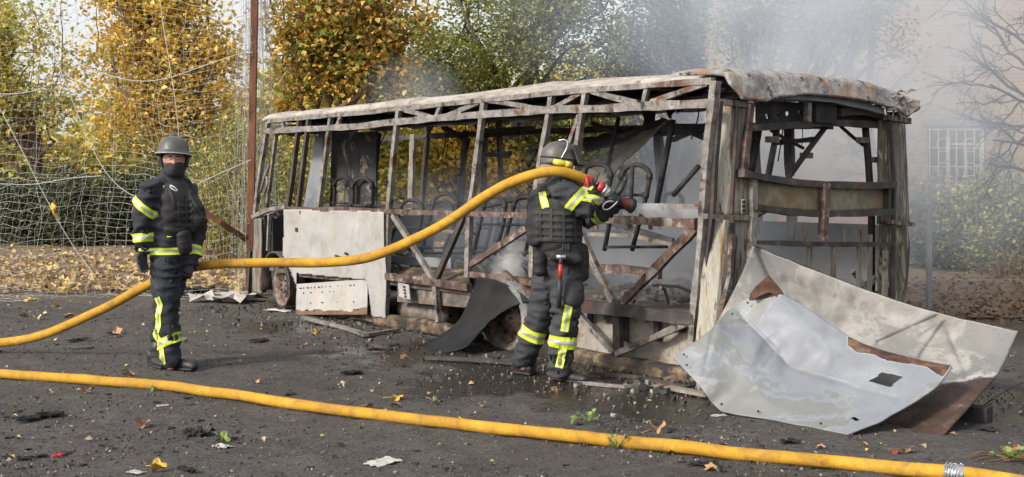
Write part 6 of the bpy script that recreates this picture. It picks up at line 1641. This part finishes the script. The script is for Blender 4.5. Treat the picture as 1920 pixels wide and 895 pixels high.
weed(1104, 793, 7, .075, "bright green sprig on the asphalt above the foreground hose, right of a smaller one", 3)
weed(1072, 798, 5, .055, "smaller green sprig just left of the brighter sprig, above the foreground hose", 4)
weed(1156, 843, 8, .065, "light green sprig below the foreground hose", 5); weed(1895, 868, 9, .10, "green sprig in the twig pile at the bottom right", 6)
# paper, foil, scraps, lumps
def scrap(name, label, px, py, size, mat, seed, crump=.35, cat="scrap", flat=.25, n=9):
    random.seed(seed); p = G(px, py); m = MB(); rows = []
    for i in range(n):
        r = []
        for j in range(n):
            x, y = (i / (n - 1) - .5) * size[0], (j / (n - 1) - .5) * size[1]
            x += nz((i * .6, j * .6, 0), 1, seed) * size[0] * crump; y += nz((i * .6, j * .6, 5), 1, seed) * size[1] * crump
            z = (.5 + .8 * nz((i * .55, j * .55, 9), 1, seed)) * min(size) * flat
            r.append((x, y, max(.004, z)))
        rows.append(r)
    m.grid(rows, .003); o = m.build(name, mat, None); o.location = (p.x, p.y, gz(p.x, p.y) + .002); o.rotation_euler = (0, 0, random.uniform(-1, 1)); tag(o, label, cat); return o
M['paper'] = plain("dirty_white_scrap", (.40, .385, .36), .7, 0, .3, 12, .3, 40)
M['ash'] = plain("pale_ash_chunk", (.38, .35, .32), .9, 0, .35, 12, .8, 40, .01)
scrap("paper_scrap", "flat pale scrap on the asphalt below the foreground hose", 718, 869, (.19, .12), M['paper'], 2, .15, flat=.1)
scrap("paper_scrap", "crumpled white litter beside a yellow-green leaf", 416, 838, (.10, .07), M['paper'], 3)
scrap("paper_scrap", "small grey scrap at the bottom, left of the yellow leaf", 255, 889, (.09, .05), M['ash'], 4, .2, flat=.15)
scrap("paper_scrap", "tiny white shred above the foreground hose near the crumpled panel", 1348, 780, (.09, .05), M['ash'], 5)
scrap("paper_scrap", "white shred just under the foreground hose by the left boot", 305, 762, (.08, .04), M['paper'], 6, .2, flat=.1)
scrap("foil_sheet", "crumpled pale foil lying near the front of the bus", 424, 566, (.75, .55), M['ash'], 7, .25, flat=.3)
scrap("foil_sheet", "thin light strip lying at the front wheel", 522, 584, (.36, .16), M['paper'], 8, .2, flat=.12)
scrap("charred_debris", "grey burnt heap behind the standing firefighter", 362, 556, (.5, .34), M['lump'], 9, .3, "debris", .55)
for i, (px, py, sx, sy, lab) in enumerate(((75, 786, .42, .16, "flat charred lump at the left below the foreground hose"), (370, 813, .24, .17, "jagged charred lump left of the crumpled litter"), (146, 641, .30, .12, "flat black charred piece under the raised hose"),
                                            (484, 641, .22, .16, "black charred lump left of the bus, right of the standing firefighter"), (660, 703, .22, .14, "small charred lump in front of the curled sheet"), (712, 660, .30, .12, "charred scrap at the tip of the curled sheet"),
                                            (1225, 832, .16, .10, "small charred lump touching the foreground hose under the curled leaf") if False else (1480, 832, .15, .09, "small charred lump in front of the bluish metal panel"), (50, 862, .12, .06, "tiny charred flake at the left bottom"), (350, 884, .16, .07, "low charred smear at the bottom, right of the yellow leaf"),
                                            (545, 740, .1, .07, "tiny charred lump just behind the foreground hose"), (1320, 875, .2, .08, "charred flakes below the foreground hose in the right half"), (1850, 808, .16, .10, "charred lump right of the fallen sheets"))):
    scrap("charred_debris", lab, px, py, (sx * .72, sy * .72), M['lump'], 20 + i, .35, "debris", .40)
scrap("bottle_cap", "small red plastic cap at the lower left", 108, 857, (.055, .05), M['red'], 40, .2, "cap", .6); scrap("bottle_cap", "tiny red berry-like bit right of the bluish panel", 1678, 850, (.035, .03), M['red'], 41, .2, "cap", .6)
def stick(name, label, pts, r, mat, cat="stick", sq=None):
    m = MB(); c = catmull([Vector(p) for p in pts], 5); m.tube(c, r, 8, squash=sq); o = m.build(name, mat, None, True); tag(o, label, cat); return o
# frame strips and sheets lying along the bus
fr = empty("fallen_window_frame", G(640, 615)); tag(fr, "bent pale metal frame lying on the ground under the white panel", "frame"); m = MB()
m.beam([G(568, 596, .03), G(640, 613, .03), G(686, 629, .03)], .06, .03, (0, 0, 1), jit=.01); m.beam([G(684, 628, .028), G(748, 618, .028)], .05, .03, (0, 0, 1), jit=.01); adopt(m.build("frame_strip", M['frame'], None), fr)
m = MB(); m.tube(catmull([G(630, 606, .05), G(665, 598, .12), G(700, 607, .06)], 6), .008, 6); adopt(m.build("wire", M['seat_tube'], None), fr)
for i, (pts, w, mt, lab) in enumerate((([(800, 672), (880, 676), (970, 682)], .07, 'frame_dark', "blackened metal strip on the wet ground left of the firefighter with the nozzle"), ([(1085, 716), (1170, 724), (1215, 722)], .03, 'frame', "thin pale strip at the feet of the firefighter with the nozzle"),
                                       ([(1100, 700), (1190, 706), (1290, 726)], .05, 'frame_dark', "charred strip lying under the bus rear corner"), ([(1250, 727), (1290, 735), (1330, 742)], .08, 'beige', "pale broken strip on the ground left of the bluish panel"))):
    m = MB(); m.beam([G(a, b, .02) for a, b in pts], w, .025, (0, 0, 1), jit=.015); tag(m.build("metal_strip", M[mt], None), lab, "metal strip")
m = MB(); m.beam([G(1795, 770, .05), G(1856, 778, .05)], .11, .09, (0, 0, 1), jit=.01); tag(m.build("charred_beam", M['soot'], None), "short charred beam lying right of the fallen sheets", "beam")
def f_pool(): pass
rubble = MB(); random.seed(4)
for i in range(46):
    c = G(random.uniform(1190, 1330), random.uniform(716, 740)); s_ = random.uniform(.02, .08); rubble.box((c.x, c.y, s_ * .3), (s_, s_ * random.uniform(.4, 1.2), s_ * .6), rot=Matrix.Rotation(random.uniform(0, 3), 3, 'Z') @ Matrix.Rotation(random.uniform(-.6, .6), 3, 'X'))
tag(rubble.build("burnt_rubble", [gravel_m], None), "low heap of burnt rubble under the bus rear corner", None, None, "stuff")
tw = empty("twig_pile", G(1880, 862)); tag(tw, "dry twigs with bits of leaf at the bottom right corner", "twigs"); m = MB(); random.seed(9)
for i in range(12):
    a = Vector((random.uniform(-.2, .2), random.uniform(-.1, .1), .012)); th = random.uniform(-.6, .6); L_ = random.uniform(.15, .4); m.tube([a, a + Vector((math.cos(th) * L_ * .5, math.sin(th) * L_ * .5, .025)), a + Vector((math.cos(th) * L_, math.sin(th) * L_, .01))], .004, 5)
m.build("twigs", M['twig'], tw)
stick("wire", "thin black wire looping on the asphalt right of the fallen sheets", [G(1845, 760, .01), G(1868, 745, .06), G(1895, 728, .09), G(1925, 715, .05)], .004, M['seat_tube'], "wire")
for i, (a, b) in enumerate(((20, 545), (100, 548), (128, 650))):
    stick("stick", ("thin dark stick at the far left edge of the verge", "dark twig lying left of the standing firefighter", "short dark twig under the raised hose")[i], [G(a, b, .012), G(a + 22, b + 3, .02), G(a + 48, b + 2, .012)], .008, M['bark'])

# ------------------------------------------------------------------ smoke, steam and spray
def volume_obj(name, mesh_fn, label, blobs, base, nscale, lo, hi, col=(.67, .77, .95), aniso=.0, detail=4, absorb=0.0, stretch=(1, 1, 1)):
    m = bpy.data.materials.new(name); m.use_nodes = True; nt = m.node_tree; nt.nodes.clear()
    out = nt.nodes.new("ShaderNodeOutputMaterial"); pv = nt.nodes.new("ShaderNodeVolumeScatter")
    pv.inputs["Color"].default_value = (*col, 1); pv.inputs["Anisotropy"].default_value = aniso
    tc = nt.nodes.new("ShaderNodeTexCoord"); co = tc.outputs["Object"]; tot = None
    for (c, r, w) in blobs:
        a = nt.nodes.new("ShaderNodeVectorMath"); a.operation = 'SUBTRACT'; nt.links.new(co, a.inputs[0]); a.inputs[1].default_value = c
        b = nt.nodes.new("ShaderNodeVectorMath"); b.operation = 'DIVIDE'; nt.links.new(a.outputs[0], b.inputs[0]); b.inputs[1].default_value = r
        l = nt.nodes.new("ShaderNodeVectorMath"); l.operation = 'LENGTH'; nt.links.new(b.outputs[0], l.inputs[0])
        k = mapr(nt, l.outputs["Value"], 1.0, .25, 0.0, w); tot = k if tot is None else mathn(nt, 'ADD', tot, k)
    mp = nt.nodes.new("ShaderNodeMapping"); mp.inputs["Scale"].default_value = stretch; nt.links.new(co, mp.inputs["Vector"])
    n = mapr(nt, tex_noise(nt, mp.outputs[0], nscale, detail, .6, .8), lo, hi, .12, 1.0)
    dn = mathn(nt, 'MULTIPLY', mathn(nt, 'MULTIPLY', tot, n), base); nt.links.new(dn, pv.inputs["Density"])
    if absorb:
        va = nt.nodes.new("ShaderNodeVolumeAbsorption"); va.inputs["Color"].default_value = (.1, .1, .1, 1); nt.links.new(mathn(nt, 'MULTIPLY', dn, absorb), va.inputs["Density"])
        ad = nt.nodes.new("ShaderNodeAddShader"); nt.links.new(pv.outputs[0], ad.inputs[0]); nt.links.new(va.outputs[0], ad.inputs[1]); nt.links.new(ad.outputs[0], out.inputs["Volume"])
    else: nt.links.new(pv.outputs[0], out.inputs["Volume"])
    mb = MB(); mesh_fn(mb); o = mb.build(name, m, None); tag(o, label, None, None, "stuff"); return o
def W3(u, v, z): q = BO + BF * u + BR * v; return (q.x, q.y, z)
SMOKE = [(W3(1.7, 1.7, 1.0), (1.6, 1.5, 1.2), 1.6), (W3(3.4, 1.6, 1.1), (2.0, 1.6, 1.0), .55), (W3(5.4, 1.4, 1.0), (1.4, 1.4, .9), .4),
         ((4.7, 14.2, 2.4), (2.0, 3.0, 2.8), 1.15), ((3.2, 13.2, 3.6), (2.3, 2.6, 1.5), .75), ((1.6, 14.2, 3.7), (2.2, 2.4, 1.4), .30), ((4.6, 14.4, 4.9), (2.2, 3.0, 2.2), .75),
         ((3.2, 13.9, 1.7), (2.3, 2.5, 1.8), 1.3), ((7.3, 14.8, 2.2), (2.6, 2.6, 2.4), .30), ((6.6, 15.2, 4.6), (2.6, 2.4, 2.0), .6), ((-1.15, 13.7, 2.6), (.7, .9, .5), .45)]
volume_obj("smoke", lambda m: m.box((3.0, 13.3, 3.65), (16.0, 9.0, 7.2)), "bluish grey smoke drifting out of the bus and up to the right", SMOKE, .56, .85, .38, .62, detail=6, absorb=.28)
st = S(952, 500, .1); stw = BO + BF * st.x + BR * (-st.y); stw.z = st.z
volume_obj("steam", lambda m: m.box(stw + Vector((0, 0, .02)), (.7, .5, .7)), "small white puff of steam above the curled black sheet", [((stw.x, stw.y, stw.z - .05), (.18, .2, .28), 1.0), ((stw.x + .05, stw.y, stw.z + .12), (.14, .16, .22), .6)], 9.0, 7, .4, .62, (.95, .95, .95), 0, 4)
def f_cone(m):
    d = (P(1330, 428, 10.1) - TIP); L_ = d.length; d.normalize(); m.lathe([(.001, 0), (.022, .005), (.055, .2), (.10, .5), (.15, L_ - .05), (.001, L_)], TIP, d, 24)
volume_obj("water_spray", f_cone, "fan of water spray leaving the nozzle into the bus", [(tuple(TIP), (1.5, 1.5, 1.5), 1.0)], 16.0, 11, .36, .6, (.97, .98, 1.0), .3, 3)
